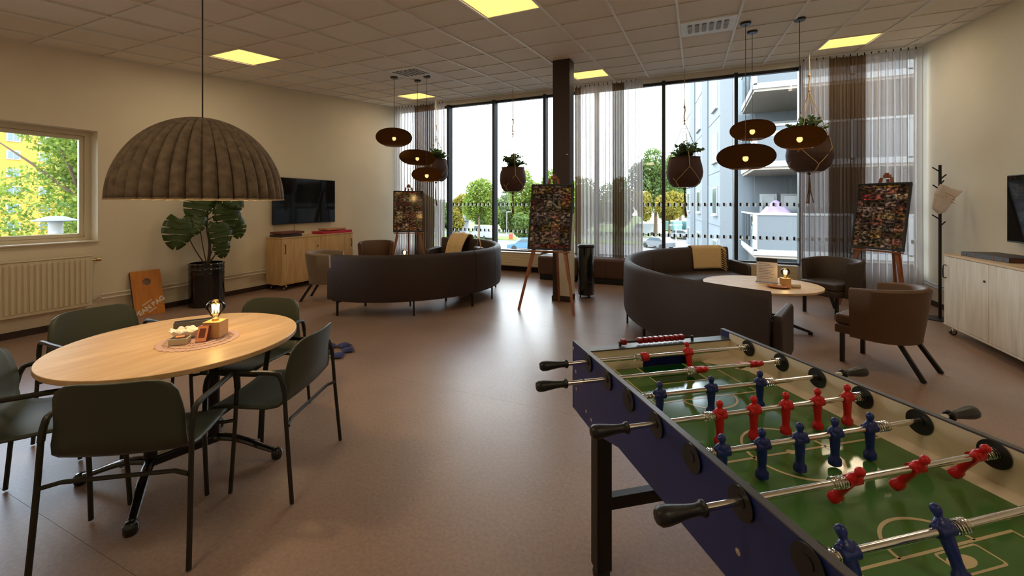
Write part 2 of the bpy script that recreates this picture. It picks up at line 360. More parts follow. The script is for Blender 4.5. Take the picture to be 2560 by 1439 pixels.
for k, (i, j) in enumerate(sorted(panels)):
    x = (gx[i]+gx[i+1])/2; y = (gy[j]+gy[j+1])/2
    where = ['over the back of the room on the left', 'left of the felt dome lamp cord', 'near the far left corner by the hanging disc lamps', 'over the back of the room in the middle', 'cut by the top edge above the room centre', 'beside the dark pillar top', 'over the back of the room on the right', 'above the football table, out of the picture', 'near the right wall and curtain'][k]
    t = thing('ceiling_light', 'glowing yellow square ceiling panel '+where, 'ceiling light', (x, y, cz(y)), 0, 'square ceiling light panels')
    h = .292
    MB().add([(sx*h, sy*h, CSL*sy*h+z) for z in (.001, .02) for sx, sy in ((-1, -1), (1, -1), (1, 1), (-1, 1))], [(0, 3, 2, 1), (4, 5, 6, 7), (0, 1, 5, 4), (1, 2, 6, 5), (2, 3, 7, 6), (3, 0, 4, 7)]).build('diffuser', 'led_panel', t, smooth=0)
    f = MB()
    for s_ in (-1, 1):
        f.bar((s_*.3, -.306, -CSL*.306+.012), (s_*.3, .306, CSL*.306+.012), .014, .03); f.bar((-.293, s_*.3, CSL*s_*.3+.012), (.293, s_*.3, CSL*s_*.3+.012), .014, .03)
    f.build('rim', 'grid_white', t)
    ld = bpy.data.lights.new('panel_light', 'AREA'); ld.shape = 'SQUARE'; ld.size = .58; ld.energy = 7.2; ld.color = (1, .85, .60); lo = bpy.data.objects.new('panel_light', ld); COL.objects.link(lo); lo.parent = t; lo.location = (0, 0, -.006); lo.rotation_euler.x = math.atan(CSL)
for k, (i, j) in enumerate(sorted(vents)):
    x = (gx[i]+gx[i+1])/2; y = (gy[j]+gy[j+1])/2
    t = thing('air_vent', ['white perforated square air vent above the left disc lamps', 'white slotted air vent left of the right disc lamps'][k], 'air vent', (x, y, cz(y)))
    h = .305
    MB().add([(sx*h, sy*h, CSL*sy*h+z) for z in (-.008, .02) for sx, sy in ((-1, -1), (1, -1), (1, 1), (-1, 1))], [(0, 3, 2, 1), (4, 5, 6, 7), (0, 1, 5, 4), (1, 2, 6, 5), (2, 3, 7, 6), (3, 0, 4, 7)]).build('plate', 'grid_white', t, smooth=0, bevel=.004)
    n_, hh = 6, (.2 if k == 0 else .17)
    for q in range(n_):
        xx = -.2+.08*q
        nz = MB(); nz.prism(rrect(.05, 2*hh, .024, 4), -.003, .003, Matrix.Translation((xx, 0, -.012)) @ Matrix.Rotation(math.atan(CSL), 4, 'X'))
        no_ = nz.build('nozzle', 'black_plastic', t)
        for r_ in range(7):
            yy = -hh+.04+(2*hh-.08)*r_/6
            MB().box((xx, yy, -.016+CSL*yy), (.046, .012 if k else .02, .006)).build('blade', 'grid_white', no_)

# window in the left wall
w1 = struct(bpy.data.objects.new('window_1', None), 'square cream-framed window looking onto trees and a yellow block'); COL.objects.link(w1)
fx = XL-.2; b = MB()
fr = .07
def frame(b, x0, x1, y0, y1, z0, z1, w):
    b.b2((x0, y0, z0), (x1, y1, z0+w)).b2((x0, y0, z1-w), (x1, y1, z1)).b2((x0, y0, z0+w), (x1, y0+w, z1-w)).b2((x0, y1-w, z0+w), (x1, y1, z1-w))
frame(b, fx-.06, fx+.03, wy0, wy1, wz0, wz1, .06); b.build('window_frame', 'frame_cream', w1, bevel=.006)
b = MB(); frame(b, fx-.04, fx+.012, wy0+.061, wy1-.061, wz0+.061, wz1-.061, .045); b.build('sash', 'frame_cream', w1, bevel=.006)
MB().b2((fx-.02, wy0+.1, wz0+.1), (fx-.014, wy1-.1, wz1-.1)).build('pane', 'pane', w1, smooth=0)
MB().b2((fx+.031, wy0, wz0), (XL+.03, wy1, wz0+.02)).build('sill', 'frame_cream', w1, bevel=.006)
MB().b2((fx+.013, 1.82, wz0+.065), (fx+.04, 1.96, wz0+.09)).build('latch', 'black_metal', w1, bevel=.004)

# far glazing, bay by bay
mx_ = [XL, -5.42, -4.2, -2.97, -1.85, -.54, .70, 1.69, XR]
TOP = cz(YF)-.09
def dots(b, w, x0, x1, z, white):
    n = int((x1-x0-.06)/.095); st = (x1-x0)/n
    for k in range(n):
        x = x0+st*(k+.5)+(.03 if white else 0)
        b.box((x, YF+.016 if white else YF+.012, z+(-.012 if white else 0)), (.03, .001, .062))
names = ['leftmost bay behind the curtain', 'second bay from the left', 'third bay with the middle basket', 'bay left of the dark pillar line', 'bay behind the middle curtain', 'bay right of the middle curtain', 'bay showing the balconies', 'rightmost bay behind the curtain']
for k in range(8):
    x0, x1 = mx_[k]+(.03 if k else 0), mx_[k+1]-(.03 if k < 7 else 0)
    w = struct(bpy.data.objects.new('window_%d' % (k+2), None), 'tall floor-to-ceiling pane, '+names[k]); COL.objects.link(w)
    MB().b2((x0, YF+.018, .47), (x1, YF+.026, TOP-.05)).build('pane', 'pane', w, smooth=0)
    f = MB(); f.b2((x0, YF-.02, .44), (x1, YF+.06, .47)); f.build('bottom_rail', 'frame_dark', w)
    f = MB(); f.b2((x0, YF-.02, TOP-.05), (x1, YF+.06, TOP)); f.build('top_rail', 'frame_dark', w)
    for wh, m_ in ((0, 'black_plastic'), (1, 'film_white')):
        d_ = MB()
        for z in (1.495, .895): dots(d_, w, x0, x1, z, wh)
        stuff(d_.build('marker_dots', m_, w, smooth=0))
    if k < 7:
        MB().b2((mx_[k+1]-.03, YF-.12, .44), (mx_[k+1]+.03, YF+.06, TOP)).build('mullion', 'frame_dark', w, bevel=.003)

# pillar
pil = struct(bpy.data.objects.new('pillar', None), 'dark brown square pillar with cream lower cladding'); COL.objects.link(pil)
MB().b2((-2.02, 6.2, .08), (-1.75, 6.46, cz(6.2)+.02)).build('shaft', 'base_brown', pil, bevel=.004)
MB().b2((-1.935, 6.185, .085), (-1.738, 6.45, 1.35)).build('cladding', 'wall_white', pil, bevel=.003)
MB().b2((-2.03, 6.18, 0), (-1.735, 6.47, .08)).build('plinth', 'base_brown', pil, bevel=.003)
MB().b2((-1.80, 6.194, 2.26), (-1.77, 6.2, 2.272)).build('sticker', 'grid_white', pil)

# low convectors under the glazing
def convector(x0, x1, label):
    t = thing('convector_heater', label, 'heater', (0, 0, 0))
    MB().b2((x0, 8.46, .13), (x1, 8.63, .425)).build('casing', 'rad_white', t, bevel=.004)
    for k in range(5): MB().b2((x0+.01, 8.452, .15+.055*k), (x1-.01, 8.461, .192+.055*k)).build('slat', 'rad_white', t, bevel=.002)
    MB().b2((x0-.01, 8.445, .425), (x1+.01, 8.638, .44)).build('top_grille', 'white_metal', t, bevel=.003)
    for x in (x0+.25, x1-.25): MB().b2((x-.02, 8.5, 0), (x+.02, 8.58, .13)).build('foot', 'white_metal', t)
convector(-5.3, -3.05, 'low cream slatted heater box below the window left of the pillar')
convector(-2.9, -1.0, 'low cream slatted heater box behind the brown benches')
convector(.0, 1.62, 'low cream slatted heater box behind the oval coffee table')

# curtains
def curtain(name, label, segs, y=8.33, z0=.04):
    t = thing(name, label, 'curtain', (0, 0, 0))
    for (xa, xb, m_, nf, amp) in segs:
        z1 = cz(y)-.06; n = nf*14+1
        def fn(u, v, xa=xa, xb=xb, nf=nf, amp=amp):
            ph = 2*PI*nf*u; k = .55+.45*(1-v)
            x = xa+(xb-xa)*u+.16*(xb-xa)/nf*math.sin(2*ph)
            return (x, y+amp*k*math.sin(ph+.7*math.sin(3.1*u*nf*.37))+.012*math.sin(7*u+3*v), z0+(z1-z0)*v)
        MB().surf(fn, n, 10).build('drape', m_, t, smooth=80)
    x0, x1 = segs[0][0], segs[-1][1]
    for q in range(int((x1-x0)/.09)):
        x = x0+.04+q*.09
        stuffed = MB().b2((x-.006, y-.006, cz(y)-.065), (x+.006, y+.006, cz(y)-.025)).build('hook', 'black_metal', t)
    return t
curtain('curtain', 'sheer grey curtain in the far left corner with a brown gathered fold', [(-6.82, -6.24, 'voile', 7, .06), (-6.24, -5.66, 'voile_brown', 10, .06), (-5.66, -5.36, 'voile', 4, .06)])
curtain('curtain', 'sheer striped curtain hanging beside the dark pillar', [(-2.24, -2.11, 'voile_brown', 2, .04), (-2.11, -1.48, 'voile', 8, .06), (-1.48, -1.25, 'voile_brown', 5, .06), (-1.25, -.90, 'voile', 6, .06)])
curtain('curtain', 'sheer pale curtain at the right wall with a wide brown gathered fold', [(1.64, 2.03, 'voile', 6, .06), (2.03, 2.50, 'voile_brown', 10, .06), (2.50, 3.21, 'voile', 8, .055)])
for x0, x1, lb in ((-6.9, -2.1, 'thin curtain rail along the ceiling left of the pillar'), (-2.05, 3.2, 'thin curtain rail along the ceiling right of the pillar')):
    tag(MB().b2((x0, 8.322, cz(8.33)-.018), (x1, 8.338, cz(8.33)+.0)).build('curtain_rail', 'grid_white', bevel=.002), lb, 'curtain rail')

# radiator on the left wall with pipes
t = thing('radiator', 'cream panel radiator with vertical ribs under the left window', 'radiator', (XL+.03, 0, 0))
MB().b2((0, .95, .24), (.075, 2.655, .85)).build('panel', 'rad_white', t, bevel=.008)
rib = MB().b2((-.006, -.014, -.27), (.006, .014, .27)).mesh('rib'); rib.materials.append(MATS['rad_white'])
k = 0; y = .99
while y < 2.63: obj('rib', rib, None, t, bevel=.005, loc=(.08, y, .55)); y += .0475
MB().b2((-.005, .94, .85), (.08, 2.665, .862)).build('top_grille', 'rad_white', t, bevel=.003)
MB().cyl((.04, 2.655, .80), (.04, 2.74, .80), .012).cyl((.04, 2.70, .80), (.04, 2.745, .80), .02).build('valve', 'brass', t)
MB().tube([(.04, 2.655, .3), (.04, 2.70, .3), (.03, 2.73, .32)], .014).build('union', 'chrome', t)
def pipe(name, x, y0, y1, label, sgn):
    t = thing(name, label, 'pipe', (x, 0, 0))
    for z in (.345, .295): MB().cyl((0, y0, z), (0, y1, z), .012, n=8).build('tube', 'white_metal' if sgn < 0 else 'steel_grey', t)
    y = y0+.3
    while y < y1: MB().box((sgn*.02, y, .32), (.05, .02, .09)).build('clip', 'white_metal', t); y += 1.1
pipe('heating_pipe', XL+.05, 2.76, 8.5, 'pair of thin steel heating pipes along the left wall', -1)
pipe('heating_pipe', XR-.05, 4.0, 8.3, 'pair of thin heating pipes low on the right wall', 1)

# ------------------------------------------------------------------ outside
def at(u, D, z=None, v=None):
    fw = (-math.sin(YAW), math.cos(YAW)); rt = (math.cos(YAW), math.sin(YAW)); l = (u-1280)/1040*D
    return (fw[0]*D+rt[0]*l, fw[1]*D+rt[1]*l, z if v is None else 1.5-(v-510)*D/1040)
GZ = -4.0
struct(MB().b2((-140, -40, GZ-.5), (90, 200, GZ)).build('ground', 'asphalt', smooth=0), 'pale asphalt parking area outside')
struct(MB().b2((-140, 72, GZ), (90, 200, GZ+.12)).build('ground_verge', 'grass', smooth=0), 'green verge beyond the parking area')
struct(MB().b2((-75, 58, GZ), (-6, 64, GZ+.1)).build('ground_verge', 'grass', smooth=0), 'narrow grass strip by the road')
struct(MB().b2((-140, -40, GZ), (-30, 50, GZ+.1)).build('ground_lawn', 'grass', smooth=0), 'lawn outside the left window')
def leaves(center, rad, n, size, seed, flat=.8, blobs=9):
    r = np.random.default_rng(seed)
    bc = r.normal(size=(blobs, 3)); bc /= np.linalg.norm(bc, axis=1)[:, None]; bc *= r.uniform(.25, .75, (blobs, 1))
    br = r.uniform(.38, .6, blobs)
    idx = r.integers(0, blobs, n); d = r.normal(size=(n, 3)); d /= np.linalg.norm(d, axis=1)[:, None]
    p = bc[idx]+d*(br[idx]*r.uniform(.45, 1, n)**.5)[:, None]
    p = p*np.array(rad)+np.array(center)
    a = r.normal(size=(n, 3)); a /= np.linalg.norm(a, axis=1)[:, None]; q = r.normal(size=(n, 3)); q -= a*(q*a).sum(1)[:, None]; q /= np.linalg.norm(q, axis=1)[:, None]
    s = (size*r.uniform(.6, 1.3, n))[:, None]
    V = np.empty((n, 4, 3)); V[:, 0] = p-a*s; V[:, 1] = p+q*s*.5; V[:, 2] = p+a*s; V[:, 3] = p-q*s*.5
    me = bpy.data.meshes.new('leaves'); me.vertices.add(n*4); me.vertices.foreach_set('co', V.reshape(-1))
    me.loops.add(n*4); me.loops.foreach_set('vertex_index', np.arange(n*4, dtype=np.int32)); me.polygons.add(n); me.polygons.foreach_set('loop_start', np.arange(0, n*4, 4, dtype=np.int32))
    me.update(calc_edges=True); return me
def tree(x, y, ztop, rad, h, m_, label, seed, n=2600, size=.42, name='tree'):
    t = thing(name, label, 'tree', (x, y, GZ), 0, 'trees outside the windows')
    zt = ztop-GZ; c = zt-h
    r = np.random.default_rng(seed)
    MB().tube(smooth_path([(0, 0, 0), (.1, .05, c*.5), (-.1, .1, c), (.1, 0, c+h*.6)], 3), [.28*rad/4*(1-.07*i) for i in range(10)], 8).build('trunk', 'trunk', t)
    for k in range(5):
        a = k*1.3+seed; MB().tube([(0, 0, c-.3*h), (rad*.35*math.cos(a), rad*.35*math.sin(a), c+.1*h), (rad*.6*math.cos(a), rad*.6*math.sin(a), c+.35*h)], [.07*rad/4, .05*rad/4, .02], 6).build('branch', 'trunk', t)
    obj('crown', leaves((0, 0, c), (rad, rad, h), n, size, seed), m_, t)
T = [(1196, 58, 440, 44, 70, 'leaf_tree', 'light green tree seen behind the blanket on the left sofa'), (1146, 74, 482, 30, 50, 'leaf_autumn', 'low yellowing tree at the left edge of the glazing'),
     (1325, 72, 422, 52, 85, 'leaf_tree', 'tall light green tree behind the middle hanging basket'), (1272, 82, 470, 36, 60, 'leaf_dark', 'dark green tree left of the middle basket tassel'), (1378, 66, 416, 38, 85, 'leaf_tree', 'light green tree just left of the pillar'),
     (1638, 70, 364, 60, 95, 'leaf_dark', 'tall dark green tree right of the middle curtain'), (1700, 88, 372, 46, 80, 'leaf_dark', 'tall green tree at the end of the apartment block'), (1604, 60, 470, 22, 40, 'leaf_autumn', 'small yellow tree at the curtain edge'), (1672, 64, 468, 40, 48, 'leaf_autumn', 'bushy yellow green tree behind the twin-headed lamp post'),
     (1462, 74, 432, 46, 75, 'leaf_tree', 'green tree behind the middle curtain beside the pillar'), (1545, 78, 425, 50, 80, 'leaf_tree', 'green tree behind the right half of the middle curtain'), (1058, 70, 470, 50, 60, 'leaf_dark', 'green tree behind the far left curtain'),
     (1110, 92, 490, 60, 50, 'leaf_dark', 'dark distant tree left of the first mullion'), (1236, 112, 488, 56, 44, 'leaf_dark', 'dark distant tree behind the second mullion'), (1430, 104, 480, 80, 60, 'leaf_dark', 'dark distant tree behind the pillar'), (1318, 56, 524, 36, 36, 'leaf_dark', 'low dark bush behind the tassel of the middle basket')]
for k, (u, D, v, hw, hh, m_, lb) in enumerate(T):
    p = at(u, D, v=v); tree(p[0], p[1], p[2], hw*D/1040*1.15, hh*D/1040, m_, lb, 30+k, n=int(6000*(1+hw/60)), size=.21*D/65)
tree(-22.5, 8.4, 6.3, 3.9, 3.6, 'leaf_tree', 'large yellow green tree filling the left window', 91, n=30000, size=.085)
tree(-31, 13.8, 4.9, 3.2, 3.6, 'leaf_autumn', 'green tree behind the garden lantern in the left window', 92, n=9000, size=.14)

# yellow block far left
yb = thing('yellow_block', 'yellow apartment block with small white windows outside the left window', 'building', (-100, 0, GZ))
MB().b2((-12, 8, 0), (0, 52, 30)).build('wall', 'facade_yellow', yb, smooth=0)
for r_ in range(9):
    for c_ in range(9):
        y = 21.2+3.55*c_-.0*r_; z = 1.2+2.86*r_
        wn = MB(); wn.b2((0, y, z), (.12, y+1.5, z+1.45)); f = wn.build('window', 'ext_frame', yb, smooth=0)
        MB().b2((.12, y+.15, z+.15), (.16, y+.68, z+1.3)).b2((.12, y+.8, z+.15), (.16, y+1.35, z+1.3)).build('pane', 'ext_window', f, smooth=0)
MB().b2((-12.3, 7.7, 30), (.3, 52.3, 30.4)).build('roof', 'facade_grey', yb)
lt = thing('garden_lantern', 'white garden lantern with a wide flat cap outside the left window', 'lantern', (-12.66, 4.29, GZ))
MB().cyl((0, 0, 0), (0, 0, 4.82), .05, n=10).build('post', 'black_metal', lt)
MB().lathe([(.0, 4.82), (.09, 4.82), (.115, 4.86), (.115, 5.12), (.0, 5.12)], 20).build('lens', 'ext_frame', lt)
MB().lathe([(.16, 5.12), (.36, 5.14), (.355, 5.155), (.12, 5.24), (.0, 5.25)], 28).build('cap', 'facade_grey', lt)

# apartment block on the right, with balconies
ab = thing('apartment_block', 'pale grey apartment block with white balconies outside on the right', 'building', (0, 0, 0))
fd = Vector((-.113, .9936, 0)); A0 = Vector((1.14, 26.7, 0)); nrm = Vector((-.9936, -.113, 0))
def tu(u):
    kx = -416.9+.9162*(u-1280); ky = 952.8+.4008*(u-1280); r = kx/ky
    return (A0.x-r*A0.y)/(r*fd.y-fd.x)
def slab(t0, t1, z0, z1, d0, d1):
    b = MB(); q = []
    for z in (z0, z1):
        for t_, d_ in ((t0, d0), (t1, d0), (t1, d1), (t0, d1)): p = A0+fd*t_+nrm*d_; q.append((p.x, p.y, z))
    return b.add(q, [(0, 3, 2, 1), (4, 5, 6, 7), (0, 1, 5, 4), (1, 2, 6, 5), (2, 3, 7, 6), (3, 0, 4, 7)])
tN, tF = tu(1835), tu(1716)
slab(tN, tF, GZ, 13, -9, 0).build('wall', 'facade_white', ab, smooth=0)
for ua, ub in ((1835, 1803), (1771, 1757), (1738, 1728)): slab(tu(ua), tu(ub), GZ, 13, 0, .06).build('grey_strip', 'facade_grey', ab, smooth=0)
for ua, ub in ((1794, 1783), (1752, 1743), (1725, 1720)):
    for k in range(4):
        z0 = -2.3+3.03*k+(.15 if k else .15); z1 = z0+1.62
        f = slab(tu(ua), tu(ub), z0, z1, 0, .05).build('window', 'ext_frame', ab, smooth=0)
        ta, tb = tu(ua), tu(ub); w_ = tb-ta
        slab(ta+.12*w_, ta+.46*w_, z0+.1, z1-.1, .05, .07).build('pane', 'ext_window', f, smooth=0); slab(ta+.54*w_, ta+.88*w_, z0+.1, z1-.1, .05, .07).build('pane', 'ext_window', f, smooth=0)
        slab(ta-.05, tb+.05, z0-.06, z0, .0, .14).build('ledge', 'ext_frame', f, smooth=0)
for k in range(5): slab(tN, tF, .25+3.03*k-3.0, .28+3.03*k-3.0, 0, .02).build('joint', 'facade_grey', ab, smooth=0)
# balcony stack
bx0, bx1, by0, by1 = 2.02, 9.5, 17.5, 21.6
MB().b2((bx0+.5, by1, GZ), (bx1, by1+6, 13)).build('loggia_wall', 'facade_grey', ab, smooth=0)
MB().b2((bx1, by0, GZ), (bx1+3, by1+6, 13)).build('end_wall', 'facade_grey', ab, smooth=0)
MB().b2((4.6, by0+1.6, -.2), (4.9, by1, 2.75)).b2((4.6, by0+1.6, 3.0), (4.9, by1, 5.6)).build('partition', 'facade_dark', ab, smooth=0)
for zi, z in enumerate((-.45, 2.75, 5.6)):
    bal = bpy.data.objects.new('balcony', None); COL.objects.link(bal); bal.parent = ab
    MB().b2((bx0, by0, z), (bx1, by1, z+.25)).build('slab', 'soffit', bal, smooth=0)
    zt = z+.25+1.38
    b = MB()
    b.b2((bx0-.03, by0-.05, z+.1), (bx1, by0, z+.3)).b2((bx0-.05, by0, z+.1), (bx0, by1, z+.3)).b2((bx0-.03, by0-.06, zt-.08), (bx1, by0+.02, zt)).b2((bx0-.05, by0, zt-.06), (bx0+.02, by1, zt))
    for x in (bx0+.02, 3.42, 4.9, 6.4): b.b2((x-.07, by0-.05, z+.25), (x+.07, by0, zt))
    b.build('railing', 'ext_frame', bal, smooth=0)
    for xa, xb in ((bx0+.09, 3.35), (3.49, 4.83), (4.97, 6.33), (6.47, bx1)): MB().b2((xa, by0-.03, z+.3), (xb, by0-.01, zt-.08)).build('panel', 'facade_grey', bal, smooth=0)
    for q in range(4): MB().b2((bx0-.03, by0+.1+q, z+.3), (bx0-.015, by0+1.0+q, zt-.06)).build('glass_panel', 'rail_glass', bal, smooth=0)
for (xa, xb, z0) in ((2.7, 3.35, -.2), (3.5, 4.3, -.2), (2.9, 4.2, 3.0)):
    f = MB().b2((xa, by1-.1, z0), (xb, by1, z0+2.15)).build('balcony_door', 'ext_frame', ab, smooth=0)
    MB().b2((xa+.1, by1-.13, z0+.1), (xb-.1, by1-.1, z0+2.05)).build('pane', 'ext_window', f, smooth=0)
MB().b2((bx0+.2, by0+1.2, GZ), (bx1, by1, -.46)).build('ground_storey', 'facade_dark', ab, smooth=0)
MB().b2((bx0+.5, by0+1.1, -3.2), (4.2, by0+1.2, -1.0)).build('shop_window', 'ext_window', ab, smooth=0)
pg = thing('folded_parasol', 'lilac cloth-covered parasol standing on the lower balcony', 'parasol', (2.95, 19.2, -.2))
def pf(u, v):
    a = 2*PI*u; r = (.05+.72*(1-v)**.8)*(1+.09*math.sin(7*a)); return (r*math.cos(a), r*math.sin(a)*.6, .9+.95*v+.04*math.sin(5*a)*(1-v))
MB().surf(pf, 43, 8).build('cloth', 'lilac', pg, smooth=60); MB().cyl((0, 0, 0), (0, 0, 1.84), .03).build('pole', 'steel_grey', pg); MB().lathe([(0, 0), (.25, 0), (.25, .06), (0, .06)], 16).build('base', 'stone_grey', pg)

# vehicles and street furniture
def car(u, D, v, rz, m_, label, kind='car', sc=1.):
    p = at(u, D, GZ); t = thing('van' if kind == 'van' else 'car', label, kind, (p[0], p[1], GZ), rz, 'vehicles outside')
    if kind == 'van': prof = [(-2.5, .35), (2.5, .35), (2.55, .9), (2.1, 1.2), (1.6, 2.1), (-2.45, 2.15), (-2.5, 1.2)]; hw = .95
    else: prof = [(-2.15, .3), (2.15, .3), (2.2, .72), (1.2, .92), (.55, 1.42), (-1.1, 1.45), (-1.9, .98), (-2.2, .9)]; hw = .85
    R_ = Matrix.Rotation(PI/2, 4, 'X'); prof = [(a*sc, b_*sc) for a, b_ in prof]
    MB().prism(prof, -hw*sc, hw*sc, R_).build('body', m_, t, bevel=.06)
    g = [(1.05, 1.0), (.5, 1.36), (-1.0, 1.38), (-1.6, 1.0)] if kind == 'car' else [(2.0, 1.3), (1.55, 2.0), (.3, 2.0), (.3, 1.3)]
    MB().prism([(a*sc, b_*sc) for a, b_ in g], -(hw+.01)*sc, (hw+.01)*sc, R_).build('side_windows', 'ext_window', t)
    MB().bar((1.14*sc if kind == 'car' else 2.09*sc, 0, .98*sc if kind == 'car' else 1.3*sc), (.62*sc if kind == 'car' else 1.68*sc, 0, 1.38*sc if kind == 'car' else 2.0*sc), 1.4*sc, .03).build('windscreen', 'ext_window', t)
    for sx in (-1.35, 1.35):
        for sy in (-1, 1): MB().cyl((sx*sc, sy*(hw-.15)*sc, .32*sc), (sx*sc, sy*(hw+.02)*sc, .32*sc), .32*sc, n=14).build('wheel', 'tyre', t)
car(1212, 66, 580, 2.6, 'car_white', 'white van parked beyond the left sofa', 'van')
car(1312, 50, 606, 3.6, 'car_blue', 'light blue car seen left of the middle picture board', 'car')
car(1645, 52, 604, 2.4, 'car_grey', 'silver car parked in front, right of the middle curtain', 'car')
car(1700, 66, 590, 2.6, 'car_white', 'white car on the lot beside the thin mullion', 'car')
car(1618, 74, 576, 2.8, 'car_white', 'white van at the edge of the middle curtain', 'van')
car(1676, 84, 570, 2.2, 'car_teal', 'pale teal van under the trees left of the lamp post', 'van')
car(1712, 84, 570, 2.2, 'car_teal', 'pale teal van by the end of the apartment block', 'van')
p = at(1690, 50, GZ); sl = thing('street_lamp', 'twin-headed street lamp in the parking area', 'street lamp', p, .4)
MB().cyl((0, 0, 0), (0, 0, 3.0), .06, n=8).build('post', 'steel_grey', sl); MB().bar((-.6, 0, 3.0), (.6, 0, 3.0), .06, .06).build('arm', 'steel_grey', sl)
for s_ in (-1, 1): MB().ball((s_*.65, 0, 2.96), .17, sc=(1, 1, .6)).build('lamp_head', 'ext_frame', sl)
p = at(1267, 70, GZ); sl = thing('street_lamp', 'slim grey lamp post under the middle hanging basket', 'street lamp', p)
MB().cyl((0, 0, 0), (0, 0, 4.2), .06, n=8).build('post', 'steel_grey', sl); MB().bar((0, 0, 4.2), (.7, 0, 4.25), .12, .06).build('lamp_head', 'steel_grey', sl)
p = at(1277, 64, GZ); tb = thing('roadside_object', 'small orange-red object at the roadside', 'object', p)  # unidentified orange-red object, its barrel shape made up
MB().lathe([(0, 0), (.32, 0), (.32, .9), (.2, 1.0), (0, 1.02)], 14).build('body', 'orange_red', tb)
p = at(1146, 80, GZ); hs = thing('small_house', 'small white house with a grey roof at the left of the glazing', 'building', p, .5)
MB().b2((-2, -2, 0), (2, 2, 2.4)).build('wall', 'ext_frame', hs, smooth=0); MB().add([(-2.3, -2.3, 2.4), (2.3, -2.3, 2.4), (2.3, 2.3, 2.4), (-2.3, 2.3, 2.4), (-2.3, 0, 3.9), (2.3, 0, 3.9)], [(0, 1, 5, 4), (2, 3, 4, 5), (0, 4, 3), (1, 2, 5), (0, 3, 2, 1)]).build('roof', 'facade_grey', hs, smooth=0)
# ------------------------------------------------------------------ dining chairs
def make_chair(label):
    t = thing('dining_chair', label, 'chair', (0, 0, 0), 0, 'green armchairs around the dining table')
    st = [(.235, .405, .165), (.228, .43, .205), (.20, .446, .225), (.10, .45, .236), (0, .447, .24), (-.09, .446, .242), (-.15, .458, .243), (-.19, .488, .242), (-.212, .535, .239), (-.226, .60, .234), (-.237, .67, .228), (-.247, .73, .219), (-.253, .765, .20), (-.256, .785, .165), (-.257, .792, .12)]
    n = 15
    def fn(u, v):
        k = u*(len(st)-1); i = min(int(k), len(st)-2); f = k-i; y, z, w = [a*(1-f)+b*f for a, b in zip(st[i], st[i+1])]
        x = (2*v-1)*w; back = max(0, min(1, (z-.46)/.15)); q = (x/.24)**2
        return (x, y+back*.05*q, z+(1-back)*.014*q)
    MB().surf(fn, 29, n).build('seat_shell', 'chair_green', t, smooth=60, solid=.011, off=0)
    for s in (-1, 1):
        MB().tube(smooth_path([(s*.278, -.245, .008), (s*.270, -.215, .35), (s*.266, -.20, .56)], 4), .0105).build('leg', 'chair_frame', t)
        MB().tube(smooth_path([(s*.225, .225, .008), (s*.248, .222, .35), (s*.264, .205, .56)], 4), .0105).build('leg', 'chair_frame', t)
        MB().tube(smooth_path([(s*.266, -.20, .56), (s*.266, -.185, .62), (s*.267, -.15, .650), (s*.268, 0, .652), (s*.267, .145, .652), (s*.265, .19, .625), (s*.264, .205, .56)], 5), .0125).build('armrest', 'chair_frame', t)
    for y in (-.15, .15):
        MB().tube([(-.262 if y < 0 else -.25, y*1.45, .385), (-.2, y*1.3, .39), (.2, y*1.3, .39), (.262 if y < 0 else .25, y*1.45, .385)], .009).build('cross_bar', 'chair_frame', t)
    return t
c0 = make_chair('green shell armchair nearest the camera, seen from behind, left of the centre')
c0.location = (-2.258, 1.075, 0); c0.rotation_euler.z = heading(-.56, .83)
copy_tree(c0, (-2.17, 1.625, 0), heading(-.92, -.38), 'green shell armchair on the right side of the dining table, side view')
copy_tree(c0, (-2.93, .96, 0), heading(.6, .8), 'green shell armchair cut off by the left picture edge')
copy_tree(c0, (-3.52, 1.45, 0), heading(1, -.02), 'green shell armchair at the table pushed out towards the radiator')
copy_tree(c0, (-2.83, 1.93, 0), heading(.32, -.95), 'green shell armchair behind the table nearest the left sofa')

# ------------------------------------------------------------------ dining table
TC = (-2.64, 1.41)
t = thing('dining_table', 'round oak table with a black splayed base on the left', 'table', (TC[0], TC[1], 0))
R1, R2, TA = .565, .565, 0
el = [(R1*math.cos(2*PI*k/72), R2*math.sin(2*PI*k/72)) for k in range(72)]
MB().prism(el, .715, .7405).build('table_top', 'oak_top', t, bevel=.003)
for (x, y) in ((.035, .14), (-.035, -.14)):
    MB().cyl((x, y, .10), (x, y, .70), .03, n=16).build('column', 'black_metal', t)
MB().box((0, 0, .705), (.1, .5, .016)).build('mount_plate', 'black_metal', t, bevel=.003)
MB().bar((.035, .14, .12), (-.035, -.14, .12), .05, .05).build('base_bar', 'black_gloss', t, bevel=.008)
for (cx_, cy_), (fx_, fy_) in (((.035, .14), (.375, .29)), ((.035, .14), (-.30, .37)), ((-.035, -.14), (.29, -.37)), ((-.035, -.14), (-.38, -.29))):
    d = Vector((fx_-cx_, fy_-cy_, 0)); pts = [(cx_, cy_, .125)]+[(cx_+d.x*k, cy_+d.y*k, z) for k, z in ((.25, .122), (.5, .102), (.75, .068), (1, .038))]
    a = MB().tube(smooth_path(pts, 3), [.028-.0009*i for i in range(13)], 10, flat=.8).build('foot_arm', 'black_gloss', t)
    MB().lathe([(0, 0), (.026, 0), (.03, .012), (.03, .04), (.02, .055), (0, .06)], 14, (fx_, fy_, 0)).build('foot_cap', 'black_gloss', a)

